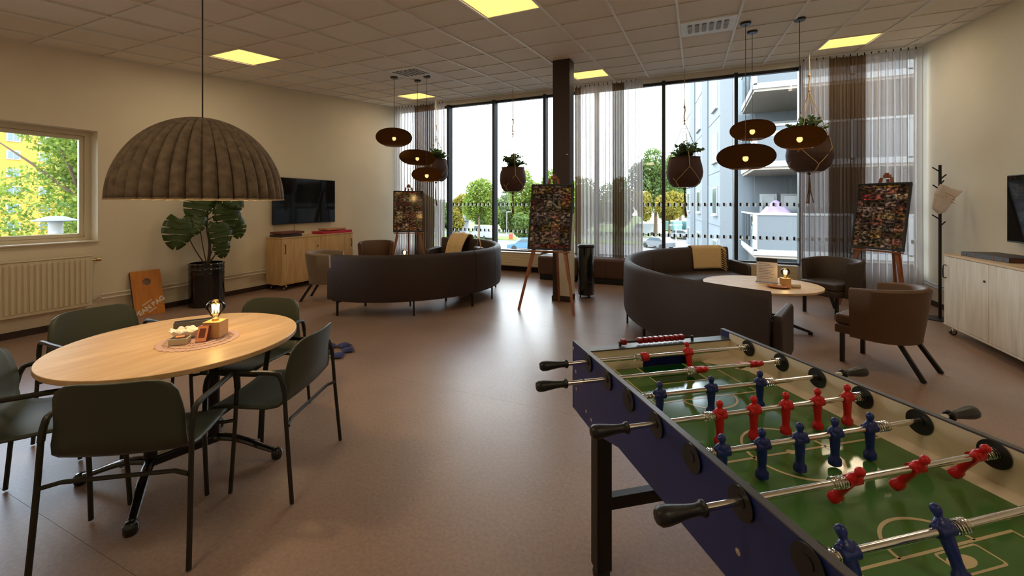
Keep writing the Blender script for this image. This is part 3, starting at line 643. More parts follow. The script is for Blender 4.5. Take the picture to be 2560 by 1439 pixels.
# things on the table
ZT = .7405
dl = MB(); nr = [.05, .085, .12, .15, .18]
def ringband(b, r0, r1, n, w=lambda a: 1):
    vs = []; 
    for k in range(n):
        a = 2*PI*k/n; s_ = w(a)
        for r in (r0, r1*s_): vs += [(r*math.cos(a), r*math.sin(a), 0), (r*math.cos(a), r*math.sin(a), .002)]
    fs = []
    for k in range(n):
        i = 4*k; j = 4*((k+1) % n); fs += [(i+1, i+3, j+3, j+1), (i, j, j+2, i+2), (i+2, j+2, j+3, i+3), (i, i+1, j+1, j)]
    b.add(vs, fs)
ringband(dl, .001, .055, 48); ringband(dl, .075, .10, 48); ringband(dl, .118, .142, 64); ringband(dl, .158, .185, 120, lambda a: 1+.05*abs(math.sin(15*a)))
for k in range(30):
    a = 2*PI*k/30
    for r0, r1 in ((.052, .08), (.097, .122), (.138, .162)): dl.bar((r0*math.cos(a), r0*math.sin(a), .001), (r1*math.cos(a), r1*math.sin(a), .001), .008, .002)
dlo = dl.build('crochet_doily', 'doily', smooth=0); dlo.location = (-2.535, 1.43, ZT+.0005)
tag(dlo, 'pinkish crocheted lace doily on the round dining table', 'doily')
ZD = ZT+.003
def block_lamp(loc, rz, label, s=1.0, bulb=True):
    t = thing('bulb_lamp', label, 'lamp', loc, rz)
    MB().box((0, 0, .045*s), (.09*s, .09*s, .09*s)).build('wood_block', 'lampblock', t, bevel=.003)
    MB().lathe([(.018*s, .09*s), (.018*s, .1*s), (.014*s, .105*s), (0, .105*s)], 14).build('socket', 'brass', t)
    prof = [(.016, .105), (.018, .115), (.03, .128), (.043, .145), (.048, .165), (.043, .188), (.03, .203), (.012, .21), (.0, .211)]
    MB().lathe([(r*s, z*s) for r, z in prof], 24, close=False).build('bulb', 'bulb_glass', t)
    fb = MB()
    for q in range(6): a = q*PI/3; fb.cyl((.016*s*math.cos(a), .016*s*math.sin(a), .135*s), (.016*s*math.cos(a+.5), .016*s*math.sin(a+.5), .183*s), .003*s, n=5)
    fb.build('filament', 'filament', t)
    ld = bpy.data.lights.new('bulb_light', 'POINT'); ld.energy = .5; ld.color = (1, .66, .25); ld.shadow_soft_size = .012; lo = bpy.data.objects.new('bulb_light', ld); COL.objects.link(lo); lo.parent = t; lo.location = (0, 0, .16*s)
    return t
block_lamp((-2.515, 1.505, ZD), .5, 'wooden block lamp with a glowing glass bulb on the dining table')
t = thing('card_box', 'small red and orange card box leaning on the block lamp', 'box', (-2.478, 1.405, ZD), .62)
M_ = Matrix.Rotation(-.42, 4, 'X')
MB(Matrix.Translation((0, 0, .0))).box((0, .011, .045), (.055, .022, .09), M_).build('case', 'purple_card', t, bevel=.002)
MB().box((0, -.001, .045), (.05, .001, .084), M_).build('front_print', 'orange_card', t)
MB().box((0, -.0018, .048), (.03, .001, .05), M_).build('figure_print', 'maroon', t)
t = thing('card_deck', 'pale open deck box of cards at the front of the doily', 'box', (-2.555, 1.345, ZD), .75)
MB().box((0, 0, .017), (.085, .06, .034)).build('tray', 'cream_box', t, bevel=.002); MB().box((0, 0, .0345), (.075, .05, .002)).build('inside', 'book_dark', t)
MB().box((.0, .004, .037), (.038, .028, .003), rz=.3).build('top_card', 'orange_card', t)
t = thing('shell_bowl', 'white shallow dish with crumpled paper on the doily', 'bowl', (-2.645, 1.425, ZD), .6)
def bw(u, v):
    a = 2*PI*u; r = (.022+.04*v)*(1+.08*math.sin(9*a)*v); return (1.3*r*math.cos(a), r*math.sin(a), .045*v**1.6+.006*math.sin(9*a)*v)
MB().surf(bw, 55, 7).build('dish', 'paper', t, smooth=60, solid=.003, off=0)
MB().lathe([(0, 0), (.026, 0), (.026, .003), (0, .004)], 20).build('foot', 'paper', t)
rb = MB(); r_ = np.random.default_rng(5)
for k in range(14): rb.ball((float(r_.uniform(-.045, .045)), float(r_.uniform(-.028, .028)), .034+float(r_.uniform(0, .014))), .013, 7, 5, (1.3, 1, .8))
rb.build('filling', 'paper', t)
t = thing('napkin_holder', 'low dark grey holder behind the white dish on the dining table', 'holder', (-2.80, 1.555, ZT+.001), heading(.55, .83)-PI/2)
MB().box((0, 0, .003), (.2, .06, .006)).build('base', 'book_dark', t); MB().box((0, -.025, .028), (.2, .006, .045)).build('plate', 'rail_grey', t, bevel=.002); MB().box((0, .025, .028), (.2, .006, .045)).build('plate', 'rail_grey', t, bevel=.002)

# ------------------------------------------------------------------ felt dome pendant
def dome():
    x, y = -2.65, 1.513; z0 = 1.528; t = thing('dome_pendant_lamp', 'large grey felt dome pendant hanging over the dining table', 'pendant lamp', (x, y, 0))
    R, Hh, nr = .405, .475, 36
    def lob(a): return .034*(abs(math.sin(nr*a/2))**.7-.6)
    def fn(u, v):
        a = 2*PI*u; s_ = v; r = R*math.cos(PI/2*s_*.985); z = z0+Hh*math.sin(PI/2*s_*.985)
        q = r+lob(a)*max(0, 1-s_*1.04)**.5
        return (q*math.cos(a), q*math.sin(a), z)
    MB().surf(fn, nr*10+1, 22).build('shade', 'felt', t, smooth=50, solid=.006, off=0)
    n = nr*10
    MB().tube([((R+lob(2*PI*k/n)+.001)*math.cos(2*PI*k/n), (R+lob(2*PI*k/n)+.001)*math.sin(2*PI*k/n), z0) for k in range(n+1)], .0045, 6, caps=False).build('rim', 'felt_edge', t)
    MB().cyl((0, 0, z0+Hh-.01), (0, 0, cz(y)), .004, n=8).build('cord', 'cord_dark', t)
    MB().lathe([(0, -.03), (.05, -.03), (.055, -.005), (.055, .005), (0, .005)], 20, (0, 0, cz(y))).build('ceiling_cup', 'black_plastic', t)
    MB().cyl((0, 0, z0+Hh-.12), (0, 0, z0+Hh-.02), .03).build('socket', 'black_plastic', t)
    MB().ball((0, 0, z0+Hh-.17), .05).build('bulb', 'led_bulb', t)
    ld = bpy.data.lights.new('bulb_light', 'POINT'); ld.energy = 15; ld.color = (1, .78, .48); ld.shadow_soft_size = .055; lo = bpy.data.objects.new('bulb_light', ld); COL.objects.link(lo); lo.parent = t; lo.location = (0, 0, z0+Hh-.23)
dome()

# ------------------------------------------------------------------ curved sofas
def sofa(label, c, R, segs, legs, arm=5.):
    """segs: list of (a0, a1) in degrees, outer radius R around c"""
    t = thing('curved_sofa', label, 'sofa', (c[0], c[1], 0), 0, 'dark curved sofas')
    def arc(prof, a0, a1, n):
        b = MB(); m = len(prof); vs = []
        for i in range(n+1):
            a = math.radians(a0+(a1-a0)*i/n)
            for r, z in prof: vs.append((r*math.cos(a), r*math.sin(a), z))
        fs = [(i*m+k, i*m+(k+1) % m, (i+1)*m+(k+1) % m, (i+1)*m+k) for i in range(n) for k in range(m)]
        fs += [tuple(range(m-1, -1, -1)), tuple(n*m+k for k in range(m))]
        return b.add(vs, fs)
    for a0, a1 in segs:
        n = max(3, int(abs(a1-a0)/4)); g = math.degrees(.004/R); a0g, a1g = a0+g, a1-g
        sh = [(R, .20), (R+.012, .25), (R+.02, .5), (R+.012, .76), (R-.005, .805), (R-.03, .822), (R-.06, .815), (R-.085, .785), (R-.11, .45), (R-.11, .20)]
        bk = arc(sh, a0g, a1g, n).build('backrest', 'sofa_brown', t, smooth=45)
        arc([(R-.115, .20), (R-.115, .30), (R-.66, .30), (R-.67, .21), (R-.66, .20)], a0g, a1g, n).build('seat_base', 'sofa_brown', t, smooth=45)
        cu = arc([(R-.112, .305), (R-.112, .44), (R-.14, .452), (R-.62, .455), (R-.665, .445), (R-.685, .415), (R-.685, .33), (R-.67, .305)], a0g, a1g, n).build('seat_cushion', 'sofa_brown', t, smooth=45)
    for a0, a1 in ((segs[0][0]-arm, segs[0][0]-.2), (segs[-1][1]+.2, segs[-1][1]+arm)):
        arc([(R-.03, .20), (R-.03, .60), (R-.06, .63), (R-.62, .63), (R-.67, .60), (R-.68, .56), (R-.68, .20)], a0, a1, 3).build('armrest', 'sofa_brown', t, smooth=45, bevel=.015)
    for a in legs:
        a = math.radians(a); e_ = Vector((math.cos(a), math.sin(a), 0))
        for r0, r1 in ((R-.03, R-.2), (R-.6, R-.45)):
            b = MB(); b.bar(e_*r0+Vector((0, 0, .0)), e_*r0+Vector((0, 0, .2)), .022, .022, (math.sin(a), -math.cos(a), 0)); b.bar(e_*r0+Vector((0, 0, .185)), e_*r1+Vector((0, 0, .185)), .022, .03)
            b.build('leg', 'black_metal', t)
    return t
sofa('dark brown curved sofa left of the middle picture board, its back to the camera', (-4.51, 5.77), 1.616, [(-88, -14), (-14, 6), (6, 100)], [-86, -48, -15, 5, 40, 75, 98])
sofa('dark brown curved sofa beside the coffee table on the right', (1.19, 5.64), 2.005, [(111, 156), (156, 192), (192, 251)], [112, 140, 170, 187, 212, 249], 2.3)

# arm rest ends
def draped(name, label, fn, nu, nv, m_, th=.012):
    o = MB().surf(fn, nu, nv).build(name, m_, smooth=60, solid=th, off=0); return tag(o, label, 'blanket')
# blanket over the far end of the right sofa (centre 1.19,5.64 R 2.005)
th_ = thing('blanket', 'beige fringed blanket hung over the back of the right sofa', 'blanket', (0, 0, 0))
def bl(u, v):
    a = math.radians(129.5-14.5*u)
    pr = [(2.05, .60), (2.045, .72), (2.03, .80), (2.0, .838), (1.955, .842), (1.915, .81), (1.90, .72), (1.885, .60), (1.872, .49)]
    k = v*8; i = min(int(k), 7); f = k-i; r = pr[i][0]*(1-f)+pr[i+1][0]*f; z = pr[i][1]*(1-f)+pr[i+1][1]*f
    r += .006*math.sin(9*u+2*v) - .004
    return (1.19+r*math.cos(a), 5.64+r*math.sin(a), z+.0)
MB().surf(bl, 16, 25).build('cloth', 'blanket', th_, smooth=60, solid=.01, off=0)
for k in range(16):
    v = .45+.55*k/15; p = bl(1.0, v); r_ = random.random()
    MB().tube([p, (p[0]+.04, p[1]-.002, p[2]-.015), (p[0]+.07+.02*r_, p[1]-.02, p[2]-.05)], .006, 5).build('fringe', 'blanket', th_)
# blanket and bag on the left sofa
th_ = thing('blanket', 'beige blanket bunched over the far back of the left sofa', 'blanket', (0, 0, 0))
def bl2(u, v):
    a = math.radians(74+17*u); pr = [(1.66, .58), (1.66, .72), (1.645, .82), (1.61, .87), (1.55, .885), (1.49, .875), (1.42, .80), (1.34, .68), (1.29, .56), (1.27, .475)]
    k = v*9; i = min(int(k), 8); f = k-i; r = pr[i][0]*(1-f)+pr[i+1][0]*f; z = pr[i][1]*(1-f)+pr[i+1][1]*f
    bulge = math.sin(PI*u)**.6
    return (-4.51+r*math.cos(a), 5.77+r*math.sin(a), z+.035*bulge*(z > .6)+.008*math.sin(15*u+4*v))
MB().surf(bl2, 24, 28).build('cloth', 'blanket', th_, smooth=60, solid=.02, off=0)
tt = thing('handbag', 'dark brown handbag with a pale strap on the left sofa', 'bag', (-3.58, 6.68, .456), 2.3)
MB().prism(rrect(.36, .26, .06), -.07, .07, Matrix.Translation((0, 0, .135)) @ Matrix.Rotation(PI/2, 4, 'X')).build('body', 'sofa_brown', tt, bevel=.02)
MB().tube(smooth_path([(-.14, 0, .26), (-.1, 0, .36), (0, 0, .42), (.1, 0, .36), (.14, 0, .26)], 5), .009, 6).build('strap', 'rope', tt)

# ------------------------------------------------------------------ tub armchairs
def tub(label, loc, rz, m_):
    t = thing('tub_armchair', label, 'armchair', loc, rz, 'tub armchairs around the coffee tables')
    # U-shaped shell: local front is +Y
    path = []
    for k in range(25):
        u = k/24; a = PI*(1+u)     # half circle behind, from -x to +x
        path.append((.305*math.cos(a), .255*math.sin(a)-.03))
    path = [(-.31, .12), (-.308, .05)]+path+[(.308, .05), (.31, .12)]
    n = len(path); b = MB(); vs = []; prof = 8
    def nrmv(i):
        p = path[max(i-1, 0)]; q = path[min(i+1, n-1)]; d = Vector((q[0]-p[0], q[1]-p[1])); d.normalize(); return Vector((d.y, -d.x))
    for i, (x, y) in enumerate(path):
        nv = nrmv(i)
        back = max(0, min(1, (.12-y)/.35)); top = .728+.03*back
        lean = .028+.03*back
        for (o_, z) in ((0, .275), (0, .30), (lean*.5, .5), (lean, top-.02), (lean-.02, top), (lean-.045, top), (lean-.065, top-.02), (-.065+lean*.4, .5), (-.065, .30), (-.065, .275)):
            vs.append((x+nv.x*o_, y+nv.y*o_, z))
    m = 10
    fs = [(i*m+k, i*m+(k+1) % m, (i+1)*m+(k+1) % m, (i+1)*m+k) for i in range(n-1) for k in range(m)]+[tuple(range(m-1, -1, -1)), tuple((n-1)*m+k for k in range(m))]
    MB().add(vs, fs).build('back_shell', m_, t, smooth=50)
    seat = [(-.243, .27), (.243, .27)]+[(.237*math.cos(-PI*k/12), .18*math.sin(-PI*k/12)-.03) for k in range(13)]
    MB().prism(seat, .36, .455).build('seat_cushion', m_, t, bevel=.025, seg=3)
    MB().prism(seat, .275, .357).build('seat_base', m_, t, bevel=.01)
    for s in (-1, 1):
        MB().bar((s*.215, .215, 0), (s*.215, .215, .276), .032, .032, (0, 1, 0)).build('leg', 'black_metal', t)
        MB().bar((s*.20, -.36, 0), (s*.17, -.19, .276), .03, .032, (0, 1, 0)).build('leg', 'black_metal', t)
    return t
tub('brown tub armchair in front of the right cabinet, back towards the camera', (1.60, 4.95, 0), heading(-.8, .6), 'arm_brown')
tub('dark brown tub armchair behind the right coffee table', (1.72, 6.95, 0), heading(-.75, -.66), 'arm_dark')
tub('grey beige tub armchair in front of the left cabinet', (-5.32, 4.90, 0), heading(.88, .45), 'arm_grey')
tub('brown tub armchair by the far end of the left cabinet', (-5.84, 6.55, 0), heading(.62, -.78), 'arm_brown')

# ------------------------------------------------------------------ coffee tables
def coffee(label, loc, rx, ry, rz, zt):
    t = thing('coffee_table', label, 'table', loc, rz, 'oval coffee tables')
    MB().prism([(rx*math.cos(2*PI*k/64), ry*math.sin(2*PI*k/64)) for k in range(64)], zt-.024, zt).build('table_top', 'coffee_top', t, bevel=.003)
    MB().cyl((0, 0, .08), (0, 0, zt-.03), .03).build('column', 'black_metal', t)
    MB().lathe([(.1, zt-.036), (.1, zt-.024)], 24).build('mount_plate', 'black_metal', t)
    for k in range(4):
        a = k*PI/2+PI/4; e_ = Vector((math.cos(a), math.sin(a), 0)); l = min(rx, ry)*.88
        f = MB().tube(smooth_path([Vector((0, 0, .11)), e_*l*.35+Vector((0, 0, .105)), e_*l*.75+Vector((0, 0, .055)), e_*l+Vector((0, 0, .03))], 4), [.024-.0008*i for i in range(13)], 8).build('foot_arm', 'black_metal', t)
        MB().lathe([(0, 0), (.024, 0), (.024, .03), (0, .04)], 12, tuple(e_*l)).build('foot_cap', 'black_metal', f)
coffee('pale oak oval coffee table beside the right curved sofa', (.76, 6.0, 0), .66, .60, .3, .51)
coffee('pale oak coffee table hidden behind the left curved sofa', (-4.62, 5.85, 0), .58, .58, 0, .51)
block_lamp((-4.55, 5.80, .5105), .3, 'small glowing bulb lamp showing above the left curved sofa')
block_lamp((1.02, 5.98, .511), .3, 'small glowing bulb lamp on the right coffee table')
t = thing('menu_stand', 'clear upright menu stand with a printed page on the coffee table', 'menu stand', (.84, 6.08, .511), heading(.25, .97))
MB().box((0, 0, .005), (.24, .09, .008)).build('foot', 'acrylic', t)
MB().box((0, .004, .165), (.235, .004, .31)).build('holder', 'acrylic', t)
pg_ = MB().box((0, 0, .165), (.225, .0015, .3)).build('page', 'paper_thin', t)
MB().box((0, -.0012, .285), (.224, .0008, .05)).build('photo_print', 'book_dark', pg_)
for k in range(10):
    w_ = [.12, .15, .17, .11, .16, .13, .17, .1, .15, .12][k]; MB().box((-.09+w_/2, -.0012, .235-.02*k), (w_, .0008, .004)).build('text_line', 'rail_grey', pg_)
t = thing('tray', 'copper-coloured oval tray in front of the menu stand', 'tray', (.92, 5.80, .511), .4)
MB().lathe([(0, 0), (.1, 0), (.125, .02), (.122, .022), (.098, .004), (0, .004)], 32).build('dish', 'easel_wood', t)
tag(MB().lathe([(0, -.012), (.02, -.012), (.024, -.008), (.024, .008), (.02, .012), (0, .012)], 20, (.925, 5.78, .523+.012)).build('puck', 'paper'), 'small white round tin lying in the copper tray', 'tin')
tt = thing('white_roll', 'small grey white roll beside the tray', 'roll', (1.10, 5.84, .511+.022), .3)
MB().cyl((-.05, 0, 0), (.05, 0, 0), .022, n=20).build('body', 'cream_box', tt, bevel=.004); MB().cyl((-.052, 0, 0), (-.0505, 0, 0), .012).build('end_cap', 'white_metal', tt)

# ------------------------------------------------------------------ cabinets
def cabinet(label, loc, rz, m_, mtop):
    """local: front is +Y... origin at floor centre; width 1.62 along X, depth .45"""
    t = thing('sideboard', label, 'cabinet', loc, rz, 'wheeled sideboards')
    Wd, Dp = 1.62, .40
    b = MB(); b.b2((-Wd/2, -Dp/2, .12), (-Wd/2+.02, Dp/2-.02, .90)).b2((Wd/2-.02, -Dp/2, .12), (Wd/2, Dp/2-.02, .90)).b2((-Wd/2+.02, -Dp/2, .12), (Wd/2-.02, -Dp/2+.01, .90)).b2((-Wd/2+.02, -Dp/2+.01, .12), (Wd/2-.02, Dp/2-.02, .14)); b.build('body', m_, t, bevel=.002)
    MB().b2((-Wd/2-.005, -Dp/2, .90), (Wd/2+.005, Dp/2+.004, .922)).build('top', mtop, t, bevel=.002)
    MB().b2((-Wd/2-.004, -Dp/2, .10), (Wd/2+.004, Dp/2+.003, .12)).build('bottom', m_, t, bevel=.002)
    for k, (x0, x1) in enumerate(((-Wd/2+.003, -.003), (.003, Wd/2-.003))):
        d = MB().b2((x0, Dp/2-.019, .124), (x1, Dp/2-.0, .896)).build('door', m_, t, bevel=.002)
        xh = x0+.05 if k == 0 else x1-.05
        MB().tube(smooth_path([(xh, Dp/2, .65), (xh, Dp/2+.028, .655), (xh, Dp/2+.028, .785), (xh, Dp/2, .79)], 3), .006, 6).build('handle', 'black_metal', d)
        if k == 1: MB().cyl((x0+.06, Dp/2, .72), (x0+.06, Dp/2+.008, .72), .011).build('lock', 'black_metal', d)
    for sx in (-1, 1):
        for sy in (-1, 1):
            c_ = MB().cyl((sx*.70, sy*.16, .06), (sx*.70, sy*.16, .10), .012).box((sx*.70, sy*.16, .062), (.035, .03, .02)).build('caster', 'white_metal', t)
            MB().cyl((sx*.70-.016+.02, sy*.16, .032), (sx*.70+.016+.02, sy*.16, .032), .032, n=18).build('wheel', 'black_plastic', c_); MB().cyl((sx*.70-.018+.02, sy*.16, .032), (sx*.70+.018+.02, sy*.16, .032), .02, n=18).build('hub', 'cream_box', c_)
    return t
cabinet('oak sideboard on castors below the left wall screen', (-6.685, 5.77, 0), heading(1, 0), 'oak_light', 'oak_light')
cabinet('pale ash sideboard on castors at the right picture edge', (2.885, 5.69, 0), heading(-1, 0), 'ash_pale', 'coffee_top')
def gamebox(name, label, cat, loc, rz, dims, m_, lid=None):
    t = thing(name, label, cat, loc, rz)
    MB().box((0, 0, dims[2]*.35), (dims[0]*.97, dims[1]*.97, dims[2]*.7)).build('box_base', m_, t, bevel=.002)
    MB().box((0, 0, dims[2]*.5+.0), (dims[0], dims[1], dims[2]*1.0-.012)).build('box_lid', lid or m_, t, bevel=.003)
    return t
gamebox('game_box', 'dark brown game box on the left end of the oak sideboard', 'box', (-6.66, 5.18, .923), 0, (.3, .42, .05), 'book_dark', 'book_dark')
gamebox('game_box', 'flat maroon game box lying on the dark box on the oak sideboard', 'box', (-6.65, 5.2, .975), .04, (.3, .46, .045), 'maroon', 'maroon')
gamebox('game_box', 'wide crimson game box on the right end of the oak sideboard', 'box', (-6.66, 6.22, .923), 0, (.3, .74, .055), 'red_box', 'red_box')
gamebox('game_box', 'tan and red game box on top of the crimson box', 'box', (-6.67, 6.22, .98), 0, (.26, .46, .045), 'maroon', 'tan_box')
bk = thing('photo_album', 'thick dark book lying on the pale right sideboard', 'book', (2.95, 6.02, .9225), .12)
MB().box((0, 0, .024), (.30, .60, .036)).build('pages', 'maroon', bk); b = MB(); b.box((0, 0, .003), (.32, .63, .006)).box((0, 0, .045), (.32, .63, .006)).box((-.158, 0, .024), (.006, .63, .046)); b.build('cover', 'book_dark', bk, bevel=.002)
for k in range(5): MB().box((-.1615, -.24+.12*k, .024), (.002, .012, .044)).build('spine_band', 'maroon', bk)

# ------------------------------------------------------------------ screens
def tv(label, loc, rz, w, h):
    t = thing('wall_screen', label, 'television', loc, rz)
    MB().box((0, 0, 0), (w, .04, h)).build('housing', 'black_plastic', t, bevel=.005)
    MB().box((0, .0205, .004), (w-.02, .002, h-.026)).build('screen', 'screen_glass', t)
    MB().box((0, -.04, 0), (.4, .04, .3)).build('wall_mount', 'black_metal', t)
    if label.startswith('black wall screen above'): MB().tube([(.25, -.005, -h/2), (.25, -.012, -h/2-.17)], .004, 6).build('cable', 'black_plastic', t)
    return t
tv('black wall screen above the oak sideboard, reflecting the windows', (-6.91, 5.80, 1.56), heading(1, 0), 1.40, .86)
tv('black wall screen cut off by the right picture edge', (3.19, 5.70, 1.45), heading(-1, 0), 1.42, .73)

# ------------------------------------------------------------------ easels with photo boards
def collage(name, seed, dark, warm):
    m = bpy.data.materials.new(name); m.use_nodes = True; t = m.node_tree; b = t.nodes['Principled BSDF']; n = t.nodes.new; L = t.links.new
    tcn = n('ShaderNodeTexCoord'); mp = n('ShaderNodeMapping'); mp.inputs['Location'].default_value = (seed*3.1, 0, seed*1.7); L(tcn.outputs['Object'], mp.inputs[0])
    sx = n('ShaderNodeVectorMath'); sx.operation = 'MULTIPLY'; sx.inputs[1].default_value = (7.4, 0, 11.0); L(mp.outputs[0], sx.inputs[0])
    fl_ = n('ShaderNodeVectorMath'); fl_.operation = 'FLOOR'; L(sx.outputs[0], fl_.inputs[0])
    wn = n('ShaderNodeTexWhiteNoise'); wn.noise_dimensions = '3D'; L(fl_.outputs[0], wn.inputs['Vector'])
    fr = n('ShaderNodeVectorMath'); fr.operation = 'FRACTION'; L(sx.outputs[0], fr.inputs[0])
    # small blotches within each photo
    off = n('ShaderNodeVectorMath'); off.operation = 'MULTIPLY_ADD'; off.inputs[1].default_value = (9, 9, 9); L(fl_.outputs[0], off.inputs[0]); L(fr.outputs[0], off.inputs[2])
    no = n('ShaderNodeTexNoise'); no.inputs['Scale'].default_value = 2.6; no.inputs['Detail'].default_value = 3; L(off.outputs[0], no.inputs['Vector'])
    r1 = n('ShaderNodeValToRGB'); L(no.outputs['Fac'], r1.inputs[0]); el_ = r1.color_ramp.elements; el_[0].position = .38; el_[0].color = (.014, .011, .010, 1); el_[1].position = .74; el_[1].color = (.85, .66, .5, 1)
    k = el_.new(.48); k.color = (.07*warm, .05*warm, .045*warm, 1); k = el_.new(.56); k.color = (.28*warm, .15*warm, .085*warm, 1); k = el_.new(.64); k.color = (.5*warm, .30*warm, .19*warm, 1)
    sv = n('ShaderNodeSeparateColor'); L(wn.outputs['Color'], sv.inputs[0])
    def mr(src, lo, hi): q = n('ShaderNodeMapRange'); q.inputs[3].default_value = lo; q.inputs[4].default_value = hi; L(src, q.inputs[0]); return q.outputs[0]
    hs = n('ShaderNodeHueSaturation'); L(r1.outputs[0], hs.inputs['Color']); L(mr(sv.outputs[0], .44, .57), hs.inputs['Hue']); L(mr(sv.outputs[2], .35, 1.5), hs.inputs['Saturation']); L(mr(sv.outputs[1], .3*dark, 1.6*dark), hs.inputs['Value'])
    s2 = n('ShaderNodeSeparateXYZ'); L(fr.outputs[0], s2.inputs[0]); mn = None
    for ax in (0, 2):
        g = n('ShaderNodeMath'); g.operation = 'GREATER_THAN'; g.inputs[1].default_value = .035; L(s2.outputs[ax], g.inputs[0])
        if mn is None: mn = g
        else: ml = n('ShaderNodeMath'); ml.operation = 'MULTIPLY'; L(mn.outputs[0], ml.inputs[0]); L(g.outputs[0], ml.inputs[1]); mn = ml
    mxx = n('ShaderNodeMix'); mxx.data_type = 'RGBA'; L(mn.outputs[0], mxx.inputs[0]); mxx.inputs[6].default_value = (.01, .009, .009, 1); L(hs.outputs[0], mxx.inputs[7])
    L(mxx.outputs[2], b.inputs['Base Color']); b.inputs['Roughness'].default_value = .14
    MATS[name] = m
collage('collage_a', 1, 1.0, 1.2); collage('collage_b', 2, .75, 1.0); collage('collage_c', 5, 1.0, 1.0)
def easel(label, plabel, loc, rz, cm, zb, w=.62, h=.92, roll=0.):
    """local front is -Y; board leans back"""
    t = thing('easel', label, 'easel', loc, rz, 'wooden easels')
    lean = .2; ztop = zb+h+.06
    def fp(x, z): return (x, -.14+.0+(z)*lean, z)
    for s in (-1, 1):
        MB().bar((s*.40, -.145, 0), (s*.06, -.145+ztop*lean+.012, ztop), .035, .02, (0, 1, 0)).build('leg', 'easel_wood', t)
        MB().bar((s*.315, -.145+.45*lean+.0, .45), (s*.225, -.145+.85*lean, .85), .042, .03, (0, 1, 0)).build('leg_sleeve', 'easel_wood', t)
    MB().bar((0, .50, 0), (0, -.10+ztop*lean, ztop-.02), .03, .025, (0, 1, 0)).build('leg', 'easel_wood', t)
    MB().bar((-.3, -.165+(zb-.02)*lean, zb-.02), (.3, -.165+(zb-.02)*lean, zb-.02), .05, .02).build('ledge', 'easel_wood', t)
    MB().box((0, -.12+ztop*lean, ztop+.02), (.09, .05, .05)).box((0, -.13+(ztop)*lean, ztop+.055), (.05, .04, .03)).build('top_clamp', 'easel_wood', t, bevel=.012)
    # the framed board is a thing of its own standing on the ledge
    p = thing('photo_board', plabel, 'picture', loc, rz, 'framed photo collages')
    M_ = Matrix.Translation((0, -.175+zb*lean, zb)) @ Matrix.Rotation(-math.atan(lean), 4, 'X') @ Matrix.Rotation(roll, 4, 'Y')
    MB(M_).box((0, 0, h/2), (w-.02, .012, h-.02)).build('backing', 'black_plastic', p)
    pr = MB().box((0, 0, 0), (w-.05, .002, h-.05)).build('collage_print', cm, p, smooth=0); pr.matrix_local = M_ @ Matrix.Translation((0, -.008, h/2))
    b = MB(M_); b.box((0, -.004, .0125), (w, .026, .025)).box((0, -.004, h-.0125), (w, .026, .025)).box((-w/2+.0125, -.004, h/2), (.025, .026, h-.05)).box((w/2-.0125, -.004, h/2), (.025, .026, h-.05))
    b.build('frame', 'black_plastic', p, bevel=.003)
easel('wooden easel standing in front of the dark pillar', 'framed dark photo collage on the easel before the pillar', (-1.89, 5.62, 0), math.radians(0), 'collage_b', .85, .64, .96, 0)
easel('wooden easel in the far left corner by the curtain', 'framed colourful photo collage in the far left corner', (-5.50, 7.15, 0), math.radians(38), 'collage_a', .91, .63, .89, 0)
easel('wooden easel by the right curtain behind the armchairs', 'framed photo collage with a yellow picture by the right curtain', (2.36, 7.45, 0), math.radians(-45), 'collage_c', .86, .64, .96, 0)

# ------------------------------------------------------------------ benches, bin, coat stand
for x0, x1, lb in ((-2.86, -2.05, 'low brown upholstered bench left of the pillar under the window'), (-2.03, -1.0, 'low brown upholstered bench right of the pillar behind the black bin')):
    t = thing('bench', lb, 'bench', ((x0+x1)/2, 8.02, 0), 0, 'brown window benches'); w_ = x1-x0
    MB().box((0, 0, .285), (w_, .44, .37)).build('cushion', 'pouf_brown', t, bevel=.045, seg=4); MB().box((0, 0, .05), (w_-.08, .36, .1)).build('plinth', 'black_plastic', t)
    MB().box((0, -.221, .30), (.006, .004, .30)).build('seam', 'sofa_brown', t)
t = thing('waste_bin', 'tall black cylindrical bin to the right of the pillar', 'bin', (-1.60, 6.64, 0))
MB().lathe([(.12, .045), (.128, .05), (.13, .07), (.13, .80), (.128, .805), (0, .805)], 36).build('body', 'black_gloss', t); MB().lathe([(.134, .805), (.136, .825), (.12, .85), (0, .855)], 36).build('lid', 'black_metal', t)
MB().lathe([(.131, .25), (.134, .255), (.131, .26)], 36).build('band', 'black_metal', t)
for k in range(3): a = 2*PI*k/3-.7; MB().cyl((.09*math.cos(a), .09*math.sin(a), 0), (.09*math.cos(a), .09*math.sin(a), .05), .012).build('foot', 'black_metal', t)
t = thing('coat_stand', 'black coat stand with short branch pegs by the right wall', 'coat stand', (2.94, 7.21, 0))
MB().lathe([(0, 0), (.17, 0), (.17, .006), (.165, .012), (.02, .016), (0, .016)], 36).build('base', 'black_metal', t)
MB().cyl((0, 0, .015), (0, 0, 2.01), .016, n=12).build('pole', 'black_metal', t)
for z, a in ((1.92, 170), (1.75, 20), (1.69, 175), (1.30, 168), (1.21, 10), (1.82, 265), (1.45, 80)):
    a = math.radians(a)+YAW; MB().cyl((0, 0, z), (.085*math.cos(a), .085*math.sin(a), z+.06), .008, n=8).build('peg', 'black_metal', t)
t = thing('tote_bag', 'crumpled white printed cloth hanging on the coat stand', 'bag', (2.94, 7.21, 0), YAW)
ol = [(-.11, 1.62), (-.02, 1.76), (.10, 1.71), (.26, 1.67), (.19, 1.60), (.16, 1.575), (.02, 1.40), (-.05, 1.37), (-.13, 1.45)]
